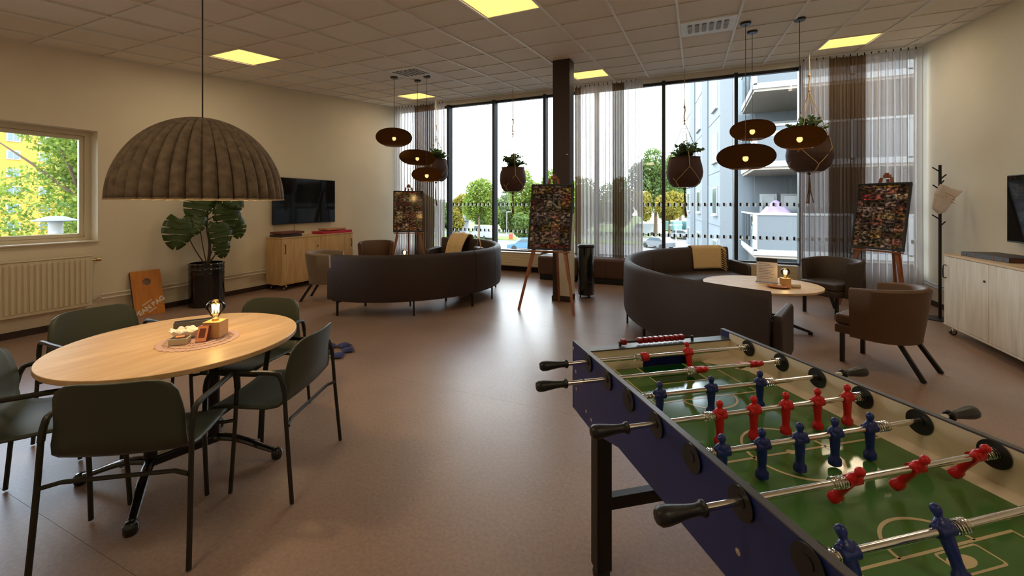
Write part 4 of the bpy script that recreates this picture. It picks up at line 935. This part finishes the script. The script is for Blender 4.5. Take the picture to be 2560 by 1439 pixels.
def bagfn(u, v):
    k = u*(len(ol)); i = int(k) % len(ol); f = k-int(k); a, b_ = ol[i], ol[(i+1) % len(ol)]; x = a[0]*(1-f)+b_[0]*f; z = a[1]*(1-f)+b_[1]*f
    cx_, cz_ = .03, 1.56; q = v; return (cx_+(x-cx_)*q, -.03-.045*(1-q*q)+.008*math.sin(17*u)*q, cz_+(z-cz_)*q)
MB().surf(bagfn, 46, 6).build('cloth', 'paper_thin', t, smooth=60, solid=.012, off=0)
for k in range(3): MB().box((.04+.02*k, -.078+.002*k, 1.62-.035*k), (.13, .003, .007), Matrix.Translation((.04, 0, 1.6)) @ Matrix.Rotation(.45, 4, 'Y') @ Matrix.Translation((-.04, 0, -1.6))).build('print_line', 'tan_box', t)
# ------------------------------------------------------------------ table football
FO = Vector((-.487, 1.7785, 0)); FE2 = Vector((.80123, .59835, 0)); FRZ = math.atan2(FE2.y, FE2.x)
FT = thing('football_table', 'blue table football game with red and blue players in the foreground', 'table football', FO, FRZ)
# local axes: +X across (handle side left is -X), -Y along the table towards the camera
FW, FL, ZR = .773, 1.45, .873
side = [(0, .90), (FL, .90), (FL, .612), (1.22, .612), (1.02, .672), (.42, .672), (.21, .612), (0, .612)]
def side_panel(x0, x1, nm):
    b = MB(); n = len(side); vs = [(x, -a, z) for x in (x0, x1) for a, z in side]
    b.add(vs, [tuple(range(n)), tuple(range(2*n-1, n-1, -1))]+[(k, n+k, n+(k+1) % n, (k+1) % n) for k in range(n)])
    return b.build(nm, 'table_blue', FT, smooth=0)
side_panel(0, .018, 'side_panel'); side_panel(FW-.018, FW, 'side_panel')
for x0 in (0, FW-.018):
    MB().b2((x0-.001, -FL-.001, .90), (x0+.019, .001, .904)).build('edge_strip', 'rail_grey', FT, bevel=.001)
    MB().b2((x0-.001, -.002, .612), (x0+.019, .001, .90)).build('edge_strip', 'rail_grey', FT)
for x0, x1 in ((.018, .021), (FW-.021, FW-.018)): MB().b2((x0, -FL+.06, .77), (x1, -.058, .8985)).build('inner_lining', 'foos_white', FT, smooth=0)
# end walls with goal openings
for a0, nm in ((.05, 'end_wall'), (FL-.062, 'end_wall')):
    b = MB(); g0, g1, zg = .305, .545, .835
    b.b2((.021, -a0-.012, .70), (g0, -a0, .868)).b2((g1, -a0-.012, .70), (FW-.021, -a0, .868)).b2((g0, -a0-.012, zg), (g1, -a0, .868))
    b.build(nm, 'foos_white', FT, smooth=0)
    MB().b2((g0-.01, -a0+(.075 if a0 < .5 else -.075) , .70), (g1+.01, -a0+(.08 if a0 < .5 else -.08), zg+.01)).build('goal_box', 'black_plastic', FT)
    s_ = 1 if a0 < .5 else -1
    MB().b2((g0-.006, -a0, .70), (g0, -a0+s_*.075, zg)).b2((g1, -a0, .70), (g1+.006, -a0+s_*.075, zg)).b2((g0, -a0, zg), (g1, -a0+s_*.075, zg+.006)).build('goal_lining', 'black_plastic', FT)
    MB().b2((.018, -a0-.016, .868), (FW-.018, -a0+s_*.04+.0, .874)).build('end_cap', 'rail_grey', FT, bevel=.001)
b = MB(); b.b2((.018, -.01, .66), (FW-.018, .0, .868)); b.build('end_board', 'table_blue', FT, smooth=0)
b = MB(); b.b2((.018, -FL, .66), (FW-.018, -FL+.01, .868)); b.build('end_board', 'table_blue', FT, smooth=0)
# pitch and ramps
ZP = .782
L0, L1 = .062, FL-.062
cut = .14
pit = [(.05, -L0-cut), (.05+cut*.9, -L0), (FW-.05-cut*.9, -L0), (FW-.05, -L0-cut), (FW-.05, -L1+cut), (FW-.05-cut*.9, -L1), (.05+cut*.9, -L1), (.05, -L1+cut)]
MB().prism(pit, ZP-.008, ZP).build('pitch', 'pitch_green', FT, smooth=0)
MB().b2((.02, -FL+.06, .690), (FW-.02, -.06, ZP-.0085)).build('pitch_board', 'foos_white', FT, smooth=0)
for sx in (0, 1):
    X = lambda q: q if sx == 0 else FW-q
    r_ = MB(); r_.add([(X(.05), -L0-cut, ZP), (X(.05), -L1+cut, ZP), (X(.021), -L1+cut, ZP+.014), (X(.021), -L0-cut, ZP+.014), (X(.021), -L1+cut, ZP-.02), (X(.021), -L0-cut, ZP-.02), (X(.05), -L0-cut, ZP-.02), (X(.05), -L1+cut, ZP-.02)],
                      [(0, 1, 2, 3), (2, 4, 5, 3), (4, 7, 6, 5), (0, 6, 7, 1), (0, 3, 5, 6), (1, 7, 4, 2)])
    r_.build('side_ramp', 'foos_white', FT, smooth=0)
    for far in (0, 1):
        Y = lambda a: -a if not far else -(FL-a)
        MB().add([(X(.05), Y(L0+cut), ZP), (X(.05+cut*.9), Y(L0), ZP), (X(.021), Y(L0), ZP+.03), (X(.021), Y(L0+cut), ZP+.014), (X(.05), Y(L0+cut), ZP-.02), (X(.05+cut*.9), Y(L0), ZP-.02), (X(.021), Y(L0), ZP-.02), (X(.021), Y(L0+cut), ZP-.02)],
                 [(0, 1, 2, 3), (4, 7, 6, 5), (0, 4, 5, 1), (1, 5, 6, 2), (2, 6, 7, 3), (3, 7, 4, 0)]).build('corner_ramp', 'foos_white', FT, smooth=0)
def line(pts, w=.0075, z=ZP+.0006):
    b = MB(); P = [Vector((p[0], -p[1], 0)) for p in pts]; n = len(P); vs = []
    for i in range(n):
        d = (P[min(i+1, n-1)]-P[max(i-1, 0)]).normalized(); s_ = Vector((-d.y, d.x, 0))*w/2
        for q in (P[i]-s_, P[i]+s_): vs += [(q.x, q.y, ZP-.001), (q.x, q.y, z)]
    fs = [(4*i+1, 4*i+3, 4*i+7, 4*i+5) for i in range(n-1)]+[(4*i, 4*i+1, 4*i+5, 4*i+4) for i in range(n-1)]+[(4*i+2, 4*i+6, 4*i+7, 4*i+3) for i in range(n-1)]
    return b.add(vs, fs).build('pitch_marking', 'pitch_line', FT, smooth=0)
mc = FW/2; ac = FL/2
line([(.05, ac), (FW-.05, ac)]); line([(mc+.125*math.cos(2*PI*k/48), ac+.125*math.sin(2*PI*k/48)) for k in range(49)])
for s_ in (0, 1):
    A_ = lambda a: a if s_ == 0 else FL-a
    line([(.168, A_(.065)), (.168, A_(.375)), (FW-.168, A_(.375)), (FW-.168, A_(.065))]); line([(.275, A_(.065)), (.275, A_(.235)), (FW-.275, A_(.235)), (FW-.275, A_(.065))], .006)
    line([(mc+.105*math.cos(PI*k/24), A_(.375+.085*math.sin(PI*k/24))) for k in range(25)])
    MB().b2((.28, -A_(.235)+(.006 if s_ == 0 else -.006), ZP-.001), (FW-.28, -A_(.066), ZP+.0004)).build('goal_area', 'pitch_dark', FT, smooth=0)
    MB().lathe([(0, -.001), (.009, -.001), (.009, .0007), (0, .0007)], 12, (mc, -A_(.30), ZP)).build('penalty_spot', 'pitch_line', FT)
MB().lathe([(0, -.001), (.011, -.001), (.011, .0007), (0, .0007)], 14, (mc, -ac, ZP)).build('centre_spot', 'pitch_line', FT)
# maker's sticker beside the near penalty box
sk = MB().prism(rrect(.12, .055, .008), ZP-.001, ZP+.0008, Matrix.Translation((.42, -1.108, 0)) @ Matrix.Rotation(.0, 4, 'Z')).build('sticker', 'pitch_line', FT)
MB().prism(rrect(.110, .046, .006), ZP+.0008, ZP+.0011, Matrix.Translation((.42, -1.108, 0))).build('sticker_field', 'pitch_green', sk)
MB().prism([(.02*math.cos(2*PI*k/20)+.014*math.cos(2*PI*k/20), .016*math.sin(2*PI*k/20)) for k in range(20)], ZP+.0011, ZP+.0014, Matrix.Translation((.395, -1.108, 0))).build('sticker_emblem', 'pitch_line', sk)
MB().prism([(.024*math.cos(2*PI*k/20), .0115*math.sin(2*PI*k/20)) for k in range(20)], ZP+.0014, ZP+.0017, Matrix.Translation((.397, -1.166, 0))).build('sticker_emblem', 'pitch_dark', sk)
# players
def player_mesh():
    b = MB()
    # body profile (half width x, half depth y, z) - lofted ellipses, rod through z = 0
    st = [(.016, .0125, -.083), (.017, .013, -.079), (.0165, .0125, -.068), (.0105, .0095, -.062), (.0105, .009, -.05), (.0125, .0095, -.034), (.014, .010, -.02), (.0135, .0105, -.008), (.0165, .012, .004), (.018, .0115, .012), (.013, .009, .018), (.0065, .0065, .0215), (.0075, .0075, .026), (.0095, .0095, .031), (.0095, .0095, .037), (.0065, .0065, .0425), (.001, .001, .0445)]
    n = 14; vs = []
    for hx, hy, z in st:
        for k in range(n):
            a = 2*PI*k/n; c, s_ = math.cos(a), math.sin(a); e_ = .75 if z < -.06 else .9
            vs.append((hx*math.copysign(abs(c)**e_, c), hy*math.copysign(abs(s_)**e_, s_), z))
    m = len(st)
    fs = [(i*n+k, i*n+(k+1) % n, (i+1)*n+(k+1) % n, (i+1)*n+k) for i in range(m-1) for k in range(n)]+[tuple(range(n-1, -1, -1)), tuple((m-1)*n+k for k in range(n))]
    b.add(vs, fs); b.cyl((-.019, 0, 0), (.019, 0, 0), .0125, n=14)
    b.ball((-.017, 0, .006), .0075, 8, 6, (1, 1, 1.5)); b.ball((.017, 0, .006), .0075, 8, 6, (1, 1, 1.5))
    return b
pm = {}
for c_ in ('foos_red', 'foos_blue'):
    pm[c_] = player_mesh().mesh('player', 60); pm[c_].materials.append(MATS[c_])
def spring(x0, x1):
    n = 44; return MB().tube([(x0+(x1-x0)*k/n, .0125*math.cos(2*PI*5*k/n), .0125*math.sin(2*PI*5*k/n)) for k in range(n+1)], .0017, 5)
RODS = [(.174, 'foos_red', [.449], 14, -1, (.198, .228), (.70, .752)), (.342, 'foos_red', [.378, .624], -66, -1, (.325, .356), (.715, .752)), (.495, 'foos_blue', [.109, .305, .502], 0, 1, (.021, .085), (.524, .562)), (.652, 'foos_red', [.208, .329, .447, .569, .688], 0, -1, (.155, .188), (.712, .752)),
        (.81, 'foos_blue', [.084, .205, .326, .443, .566], 0, 1, (.021, .06), (.59, .632)), (.97, 'foos_red', [.295, .488, .686], -31, -1, (.238, .274), (.71, .752)), (1.125, 'foos_blue', [.084, .318], 22, 1, (.021, .06), (.34, .378)), (1.28, 'foos_blue', [.36], 0, 1, (.25, .29), (.43, .47))]
for a, c_, xs, ang, hs, s1, s2 in RODS:
    r = bpy.data.objects.new('rod', None); COL.objects.link(r); r.parent = FT; r.location = (0, -a, ZR)
    x0, x1 = (-.10, FW+.02) if hs < 0 else (-.02+.012, FW+.10)
    if hs > 0: x0 = .012
    MB().cyl((x0, 0, 0), (x1, 0, 0), .0078, n=14).build('steel_bar', 'chrome', r)
    for s_ in (s1, s2): spring(*s_).build('spring', 'chrome', r)
    for x in xs:
        o = obj('player', pm[c_], None, r, loc=(x, 0, 0)); o.rotation_euler.x = math.radians(-ang)
    if a < .2: MB().lathe([(0, -.016), (.015, -.016), (.018, -.008), (.018, .01), (.014, .016), (0, .016)], 16, M=Matrix.Translation((.246, 0, 0)) @ Matrix.Rotation(PI/2, 4, 'Y')).build('bumper', 'foos_red', r)
    prof = [(.0, -.0), (.0125, 0), (.016, .003), (.0165, .008), (.0125, .013), (.0115, .025), (.013, .045), (.0165, .07), (.019, .09), (.0185, .104), (.013, .112), (0, .114)]
    hx = -.09 if hs < 0 else FW+.09
    if a == .342: hx = -.155
    if hs < 0 and a == .342: MB().cyl((-.16, 0, 0), (-.09, 0, 0), .0078, n=14).build('steel_bar', 'chrome', r)
    Mh = Matrix.Translation((hx, 0, 0)) @ Matrix.Rotation(-PI/2 if hs < 0 else PI/2, 4, 'Y')
    MB().lathe(prof, 18, M=Mh).build('handle', 'black_plastic', r)
    for x, w_ in ((-.004, .006), (.021, .004), (FW-.025, .004), (FW-.002, .006)):
        MB().lathe([(0, 0), (.034, 0), (.034, w_*.5), (.026, w_), (0, w_)], 28, M=Matrix.Translation((x if w_ == .004 else (x if x > .1 else x-.002), 0, -.004)) @ Matrix.Rotation(PI/2, 4, 'Y')).build('bearing', 'black_plastic', r)
        MB().lathe([(0, -.004), (.013, -.004), (.013, w_+.004), (0, w_+.004)], 16, M=Matrix.Translation((x, 0, 0)) @ Matrix.Rotation(PI/2, 4, 'Y')).build('bushing', 'black_plastic', r)
# screws on the blue side
for a, z in ((.012, .872), (.04, .782), (.046, .71), (.15, .665), (.20, .655), (.96, .757)):
    MB().lathe([(0, 0), (.0075, 0), (.0075, .002), (.004, .0035), (0, .0035)], 12, M=Matrix.Translation((0, -a, z)) @ Matrix.Rotation(-PI/2, 4, 'Y')).build('screw', 'chrome', FT)
# legs
for x in (.06, FW-.06):
    for a in (.16, FL-.16):
        MB().b2((x-.032, -a-.032, .035), (x+.032, -a+.032, .664)).build('leg', 'black_metal', FT, bevel=.004)
        MB().lathe([(0, 0), (.034, 0), (.036, .02), (.028, .036), (0, .036)], 16, (x, -a, 0)).build('leg_foot', 'black_plastic', FT)
for a in (.16, FL-.16): MB().b2((.092, -a-.02, .27), (FW-.092, -a+.02, .32)).build('cross_brace', 'black_metal', FT, bevel=.003)
# score counter
ct = bpy.data.objects.new('score_counter', None); COL.objects.link(ct); ct.parent = FT; ct.location = (.39, -.035, .889)
MB().cyl((-.18, 0, 0), (.18, 0, 0), .004, n=8).build('wire', 'black_metal', ct)
MB().b2((-.185, -.006, -.015), (-.178, .006, .004)).b2((.178, -.006, -.015), (.185, .006, .004)).build('wire_post', 'black_metal', ct)
for k in range(10):
    x = (-.165 if k == 0 else -.085+.0262*(k-1))
    MB().box((x, 0, .002), (.0235, .024, .024)).build('bead', 'red_bead', ct, bevel=.005)

# ------------------------------------------------------------------ disc pendants
sheer('bronze_mesh', srgb(32, 21, 12), .975, .022, tcol=srgb(186, 124, 56))
def disc(label, x, y, z, R, hh, tilt=0):
    t = thing('disc_pendant_lamp', label, 'pendant lamp', (x, y, 0), 0, 'flat oval pendant lamps')
    pr = []
    for k in range(19):
        a = -PI/2*.72+(PI/2*.97+PI/2*.72)*k/18; pr.append((R*math.cos(a)**.78 if math.cos(a) > 0 else 0, hh*math.sin(a)))
    M_ = Matrix.Translation((0, 0, z)) @ Matrix.Rotation(tilt, 4, Vector((.4, .9, 0)))
    MB().lathe(pr, 48, M=M_, close=False).build('mesh_shade', 'bronze_mesh', t, smooth=60, solid=.0)
    r0, z0 = pr[0]
    MB(M_).tube([(r0*math.cos(2*PI*k/40), r0*math.sin(2*PI*k/40), z0) for k in range(41)], .006, 6, caps=False).build('opening_ring', 'bronze', t)
    MB(M_).lathe([(.0, hh+.005), (.05, hh+.002), (.055, hh-.006), (.0, hh-.006)], 20).build('top_cap', 'black_metal', t)
    MB(M_).lathe([(0, 0), (.024, 0), (.026, .05), (.016, hh-.01), (0, hh-.01)], 16).build('socket', 'black_metal', t)
    MB(M_).ball((0, 0, -.02), .032, sc=(1, 1, 1.15)).build('bulb', 'led_bulb', t)
    MB().cyl((0, 0, z+hh), (0, 0, cz(y)), .0035, n=6).build('cord', 'black_plastic', t)
    MB().lathe([(0, -.022), (.055, -.022), (.06, -.015), (.06, .004), (0, .004)], 24, (0, 0, cz(y))).build('ceiling_cup', 'black_plastic', t)
    ld = bpy.data.lights.new('bulb_light', 'POINT'); ld.energy = 2.5; ld.color = (1, .62, .22); ld.shadow_soft_size = .034; lo = bpy.data.objects.new('bulb_light', ld); COL.objects.link(lo); lo.parent = t; lo.location = (0, 0, z-.07)
disc('black oval pendant highest of the left trio, nearest the left wall', -4.74, 5.76, 2.65, .305, .155)
disc('black oval pendant in the middle of the left trio, slightly tilted', -4.57, 6.19, 2.34, .32, .145, .12)
disc('small black oval pendant lowest of the left trio with a visible bulb', -4.23, 5.995, 2.01, .258, .125)
disc('large black oval pendant lowest of the right trio', .57, 5.73, 2.07, .318, .152)
disc('small black oval pendant highest of the right trio', .69, 6.17, 2.456, .262, .128)
disc('small black oval pendant rightmost of the right trio, before the basket', 1.15, 5.90, 2.29, .262, .135)

# ------------------------------------------------------------------ hanging plants in macrame
def hanging(label, x, y, zk, zf, zr, zb_, zt_, seed, R=.275, turn=.3):
    t = thing('hanging_planter', label, 'hanging plant', (x, y, 0), 0, 'macrame hanging planters')
    zc = cz(y); h = zr-zb_
    pr = [(0, zb_), (R*.62, zb_+.005), (R*.86, zb_+h*.13), (R*1.0, zb_+h*.34), (R*1.03, zb_+h*.5), (R*.97, zb_+h*.72), (R*.86, zr-.03), (R*.88, zr), (R*.82, zr), (R*.80, zr-.06), (0, zr-.06)]
    pr2 = []
    for (a, b_), (c, d) in zip(pr[:-1], pr[1:]):
        for k in range(4): pr2.append((a+(c-a)*k/4, b_+(d-b_)*k/4))
    rr = np.random.default_rng(seed); n = 40; vs = []; pr2.append(pr[-1])
    for i, (r, z) in enumerate(pr2):
        for k in range(n): f = 1+.018*math.sin(20*2*PI*k/n+(i % 2)*PI)+.04*math.sin(2*PI*k/n*2+seed); vs.append((r*f*math.cos(2*PI*k/n), r*f*math.sin(2*PI*k/n), z))
    MB().add(vs, [(i*n+k, i*n+(k+1) % n, (i+1)*n+(k+1) % n, (i+1)*n+k) for i in range(len(pr2)-1) for k in range(n)]).build('basket', 'basket', t, smooth=40)
    MB().lathe([(0, zr-.055), (R*.8, zr-.055)], 24, close=False).build('soil', 'soil', t)
    MB().tube(smooth_path([(0, 0, zc+.005), (.004, 0, (zc+zk)/2), (0, 0, zk+.28)], 4), .008, 6).build('cord', 'rope', t)
    MB().tube(smooth_path([(0, 0, zk+.3), (.008, .004, zk+.2), (-.006, 0, zk+.1), (0, 0, zk)], 4), [.012]*13, 8).build('knot', 'rope', t)
    MB().ball((0, 0, zk+.26), .022, 10, 8).build('knot', 'rope', t); MB().ball((0, 0, zk+.02), .02, 10, 8).build('knot', 'rope', t)
    for k in range(4):
        a = turn+k*PI/2; a2 = a+PI/4
        e1_, e2_, e3_ = [(math.cos(q), math.sin(q)) for q in (a, a-PI/4, a+PI/4)]
        MB().tube([(0, 0, zk), (R*.92*e1_[0], R*.92*e1_[1], zr-.03), (R*1.03*e1_[0], R*1.03*e1_[1], zr-h*.35)], .006, 6).build('rope', 'rope', t)
        for e_ in (e2_, e3_): MB().tube(smooth_path([(R*1.03*e1_[0], R*1.03*e1_[1], zr-h*.35), (R*1.02*(e1_[0]+e_[0])/1.9, R*1.02*(e1_[1]+e_[1])/1.9, zr-h*.6), (R*.96*e_[0], R*.96*e_[1], zb_+h*.16), (R*.5*e_[0], R*.5*e_[1], zb_-.008), (0, 0, zb_-.02)], 4), .005, 6).build('rope', 'rope', t)
    MB().ball((0, 0, zb_-.03), .026, 10, 8).build('knot', 'rope_dark', t)
    for k in range(6):
        q = rr.normal(size=4)*.02; MB().tube(smooth_path([(0, 0, zb_-.03), (q[0]*.5, q[1]*.5, (zb_+zt_)/2), (q[2], q[3], zt_+abs(q[0]))], 4), [.006]*8+[.008], 5).build('tassel', 'rope_dark', t)
    # foliage
    st = MB()
    V = []; F = []
    for k in range(46):
        a = rr.uniform(0, 2*PI); l = rr.uniform(.35, 1.0); out = rr.uniform(.15, 1.0)*R*.95; top = zr-.03+(zf-zr)*l*(1.1-out/R*.5)
        pts = smooth_path([(.05*math.cos(a), .05*math.sin(a), zr-.06), (out*.5*math.cos(a), out*.5*math.sin(a), zr+(top-zr)*.6), (out*math.cos(a), out*math.sin(a), top)], 4); st.tube(pts, .003, 4)
        for j in range(2, len(pts)):
            for s_ in range(2):
                d = rr.normal(size=3); d /= np.linalg.norm(d); d[2] = abs(d[2])*.4; w_ = np.cross(d, rr.normal(size=3)); w_ /= np.linalg.norm(w_); p = np.array(pts[j]); L_ = rr.uniform(.055, .10); i0 = len(V)
                V += [tuple(p), tuple(p+d*L_*.45+w_*L_*.3), tuple(p+d*L_), tuple(p+d*L_*.45-w_*L_*.3)]; F.append((i0, i0+1, i0+2, i0+3))
    st.build('stems', 'stem', t)
    me = bpy.data.meshes.new('foliage'); me.from_pydata(V, [], F); obj('foliage', me, 'leaf_ivy', t)
hanging('hanging basket plant behind the left trio of lamps', -5.36, 7.95, 3.02, 2.80, 2.52, 2.02, 1.46, 11, .27, .2)
hanging('hanging basket plant in front of the clear panes left of the pillar', -3.48, 8.0, 3.01, 2.62, 2.27, 1.76, 1.29, 12, .265, .6)
hanging('hanging basket plant before the thin mullion right of the middle curtain', -.154, 8.0, 2.96, 2.66, 2.33, 1.80, 1.25, 13, .29, .3)
hanging('highest hanging basket plant, behind the right trio of lamps', 1.656, 7.85, 3.26, 2.92, 2.54, 2.01, 1.50, 14, .295, 1.0)

# ------------------------------------------------------------------ monstera
t = thing('monstera_plant', 'tall monstera plant in a black drum pot below the dome lamp', 'potted plant', (-6.66, 3.86, 0))
MB().lathe([(0, .0), (.215, .0), (.222, .01), (.222, .46), (.226, .475), (.222, .49), (.222, .53), (.228, .545), (.222, .56), (.222, .60), (.23, .615), (.225, .63), (.205, .63), (.205, .59), (0, .59)], 44).build('pot', 'black_gloss', t, smooth=30)
MB().lathe([(0, .592), (.204, .592)], 30, close=False).build('soil', 'soil', t)
def monstera_leaf(b, p, tip, up, size, nslit=5):
    p = Vector(p); d = Vector(tip).normalized(); up = Vector(up); s_ = d.cross(up).normalized(); n_ = s_.cross(d); L = size
    F_ = []
    for k in range(nslit):
        for f in (0, .03, .12, .24, .36, .42): F_.append(((k+f/.42*.80)/nslit, False))
        F_ += [((k+.84)/nslit, True), ((k+.96)/nslit, True)]
    rows = []
    for f, sl in F_:
        w = L*.50*(math.sin(PI*min(1, f*.86+.14))**.62); inn = .42 if (sl and .12 < f < .93) else 1.0
        rows.append((f, w, inn))
    for sd_ in (-1, 1):
        vs = []
        for f, w, inn in rows:
            for q in (0, .3, .65, 1.0):
                x = w*q*inn; vs.append(p+d*(L*(f-.10*(1-f)*q*2+.16*q*f))+s_*(sd_*x)+n_*(.10*L*math.sin(PI*.5*q)*.6-.22*L*(q*inn)**2*.5-.10*L*f*f))
        m = 4; b.add(vs, [(i*m+k, i*m+k+1, (i+1)*m+k+1, (i+1)*m+k) for i in range(len(rows)-1) for k in range(m-1)])
LV = [((.02, -.36, 1.28), (.12, -.2, -1), .42), ((.03, -.10, 1.62), (.08, -.25, -1), .40), ((.12, .16, 1.70), (.2, .55, -.55), .38), ((.14, .20, 1.48), (.05, .1, -1), .44), ((.04, -.14, 1.32), (.1, -.5, -.75), .34), ((.12, .10, 1.20), (.15, .1, -1), .38), ((.1, .38, 1.25), (.05, .15, -1), .30), ((.14, .12, .94), (.1, .1, -1), .26), ((0.05, .05, 1.78), (.1, .1, -.9), .34), ((.12, .28, 1.62), (.1, .3, -1), .3)]
MB().tube(smooth_path([(0, .02, .58), (.02, .03, .9), (.0, .0, 1.2), (.02, .02, 1.6), (.02, .04, 1.85)], 4), [.022-.0008*i for i in range(17)], 8).build('trunk', 'stem', t)
for k, (p, d, sz) in enumerate(LV):
    base = (0, .02*(k-4)/4, .6) if p[2] < 1.4 else (.01, .02, p[2]-.35)
    pts = smooth_path([base, ((base[0]+p[0])*.5, (base[1]+p[1])*.5, (base[2]+p[2])/2-.05), (p[0], p[1], p[2]+.02)], 5)
    MB().tube(pts, [.009-.0004*i for i in range(len(pts))], 6).build('stalk', 'stem', t)
    b = MB(); monstera_leaf(b, p, d, (1, -.25, .35), sz*.88); b.build('leaf', 'leaf_monstera', t, smooth=60, solid=.002, off=0)

# ------------------------------------------------------------------ bean bag board and bags
t = thing('bean_bag_board', 'orange wooden bean bag toss board leaning on the left wall', 'game board', (-6.755, 3.21, 0), heading(1, -.08))
lean = math.atan(.165/.58)
Mb = Matrix.Rotation(lean*1.0, 4, 'X')
w_, h_ = .33, .61
def board():
    b = MB(Mb); n = 28; hx, hz, hr = 0.0, h_-.155, .047
    out = rrect(w_, h_, .004, 2, 0, h_/2)
    # outline ring resampled towards hole by angle
    ring = []
    for k in range(n*2):
        a = 2*PI*k/(n*2); dx, dz = math.cos(a), math.sin(a)
        tx = ((w_/2) if dx > 0 else (-w_/2))/dx if abs(dx) > 1e-6 else 1e9
        tz = ((h_-hz) if dz > 0 else (-hz))/dz if abs(dz) > 1e-6 else 1e9
        q = min(tx, tz); ring.append((dx*q, hz+dz*q, hr*dx, hz+hr*dz))
    for cx_, cz_ in ((w_/2, h_), (-w_/2, h_), (-w_/2, 0), (w_/2, 0)):
        i = min(range(len(ring)), key=lambda i: (ring[i][0]-cx_)**2+(ring[i][1]-cz_)**2); ring[i] = (cx_, cz_, ring[i][2], ring[i][3])
    m = len(ring); vs = []
    for y in (0, -.012):
        vs += [(a, y, b_) for a, b_, c, d in ring]+[(c, y, d) for a, b_, c, d in ring]
    fs = []
    for k in range(m):
        j = (k+1) % m; fs += [(k, j, m+j, m+k), (2*m+k, 3*m+k, 3*m+j, 2*m+j), (k, 2*m+k, 2*m+j, j), (m+k, m+j, 3*m+j, 3*m+k)]
    return b.add(vs, fs)
board().build('panel', 'board_wood', t, smooth=0)
for s_ in (-1, 1): MB(Mb).box((s_*(w_/2-.01), -.027, h_/2), (.02, .03, h_-.01)).build('side_rail', 'book_dark', t)
def text(body, size, x, z, ang, parent, m_):
    c = bpy.data.curves.new('lettering', 'FONT'); c.body = body; c.size = size; c.align_x = 'CENTER'; c.align_y = 'CENTER'; c.extrude = .0008; c.offset = .0032
    o = bpy.data.objects.new('lettering', c); COL.objects.link(o); o.parent = parent; c.materials.append(MATS[m_])
    o.matrix_local = Mb @ Matrix.Translation((x, .0015, z)) @ Matrix.Rotation(PI, 4, 'Z') @ Matrix.Rotation(PI/2, 4, 'X') @ Matrix.Rotation(ang, 4, 'Z')
    bpy.context.view_layer.update(); me = bpy.data.meshes.new_from_object(o.evaluated_get(bpy.context.evaluated_depsgraph_get())); mw = o.matrix_local.copy(); bpy.data.objects.remove(o); me.materials.clear()
    o = obj('lettering', me, m_, parent); o.matrix_local = mw
    return o
text('BEAN BAG', .083, 0, .108, math.radians(31), t, 'paper')
for dx, dz, wd in ((.03, .168, .12), (-.02, .060, .10)):
    for k in range(7): MB(Mb @ Matrix.Translation((dx, .001, dz)) @ Matrix.Rotation(math.radians(31), 4, 'Y')).box((-wd/2+wd*k/6.5, 0, 0), (wd/9, .002, .016)).build('small_print', 'paper', t)
bp = [(-3.38, 3.05, .1), (-3.49, 3.22, 1.0), (-3.20, 3.05, .5), (-3.23, 3.21, .9), (-3.54, 3.06, .4), (-3.37, 3.30, 1.3)]
bl_ = ['blue bean bag nearest the front of the small heap on the floor', 'blue bean bag at the back of the small heap', 'blue bean bag at the front right of the heap', 'blue bean bag lying rightmost of the heap', 'blue bean bag half hidden behind the green chair', 'blue bean bag in the middle back of the heap']
for (x, y, r_), lb in zip(bp, bl_):
    t = thing('bean_bag', lb, 'bean bag', (x, y, 0), r_, 'blue bean bags on the floor')
    def pil_(u, v):
        e_ = (1-(2*u-1)**4)*(1-(2*v-1)**4); return (-.055+.11*u, -.055+.11*v, .018+.022*e_)
    def pil2(u, v):
        e_ = (1-(2*u-1)**4)*(1-(2*v-1)**4); return (-.055+.11*u, -.055+.11*v, .018-.0175*e_)
    MB().surf(pil_, 11, 11).surf(pil2, 11, 11).build('pouch', 'bag_blue', t, smooth=70)
    sm = MB()
    for q in range(4): a = q*PI/2; c_, s_ = math.cos(a), math.sin(a); sm.bar((.056*c_-.056*s_, .056*s_+.056*c_, .018), (.056*c_+.056*s_, .056*s_-.056*c_, .018), .006, .003)
    sm.build('seam', 'bag_blue', t)
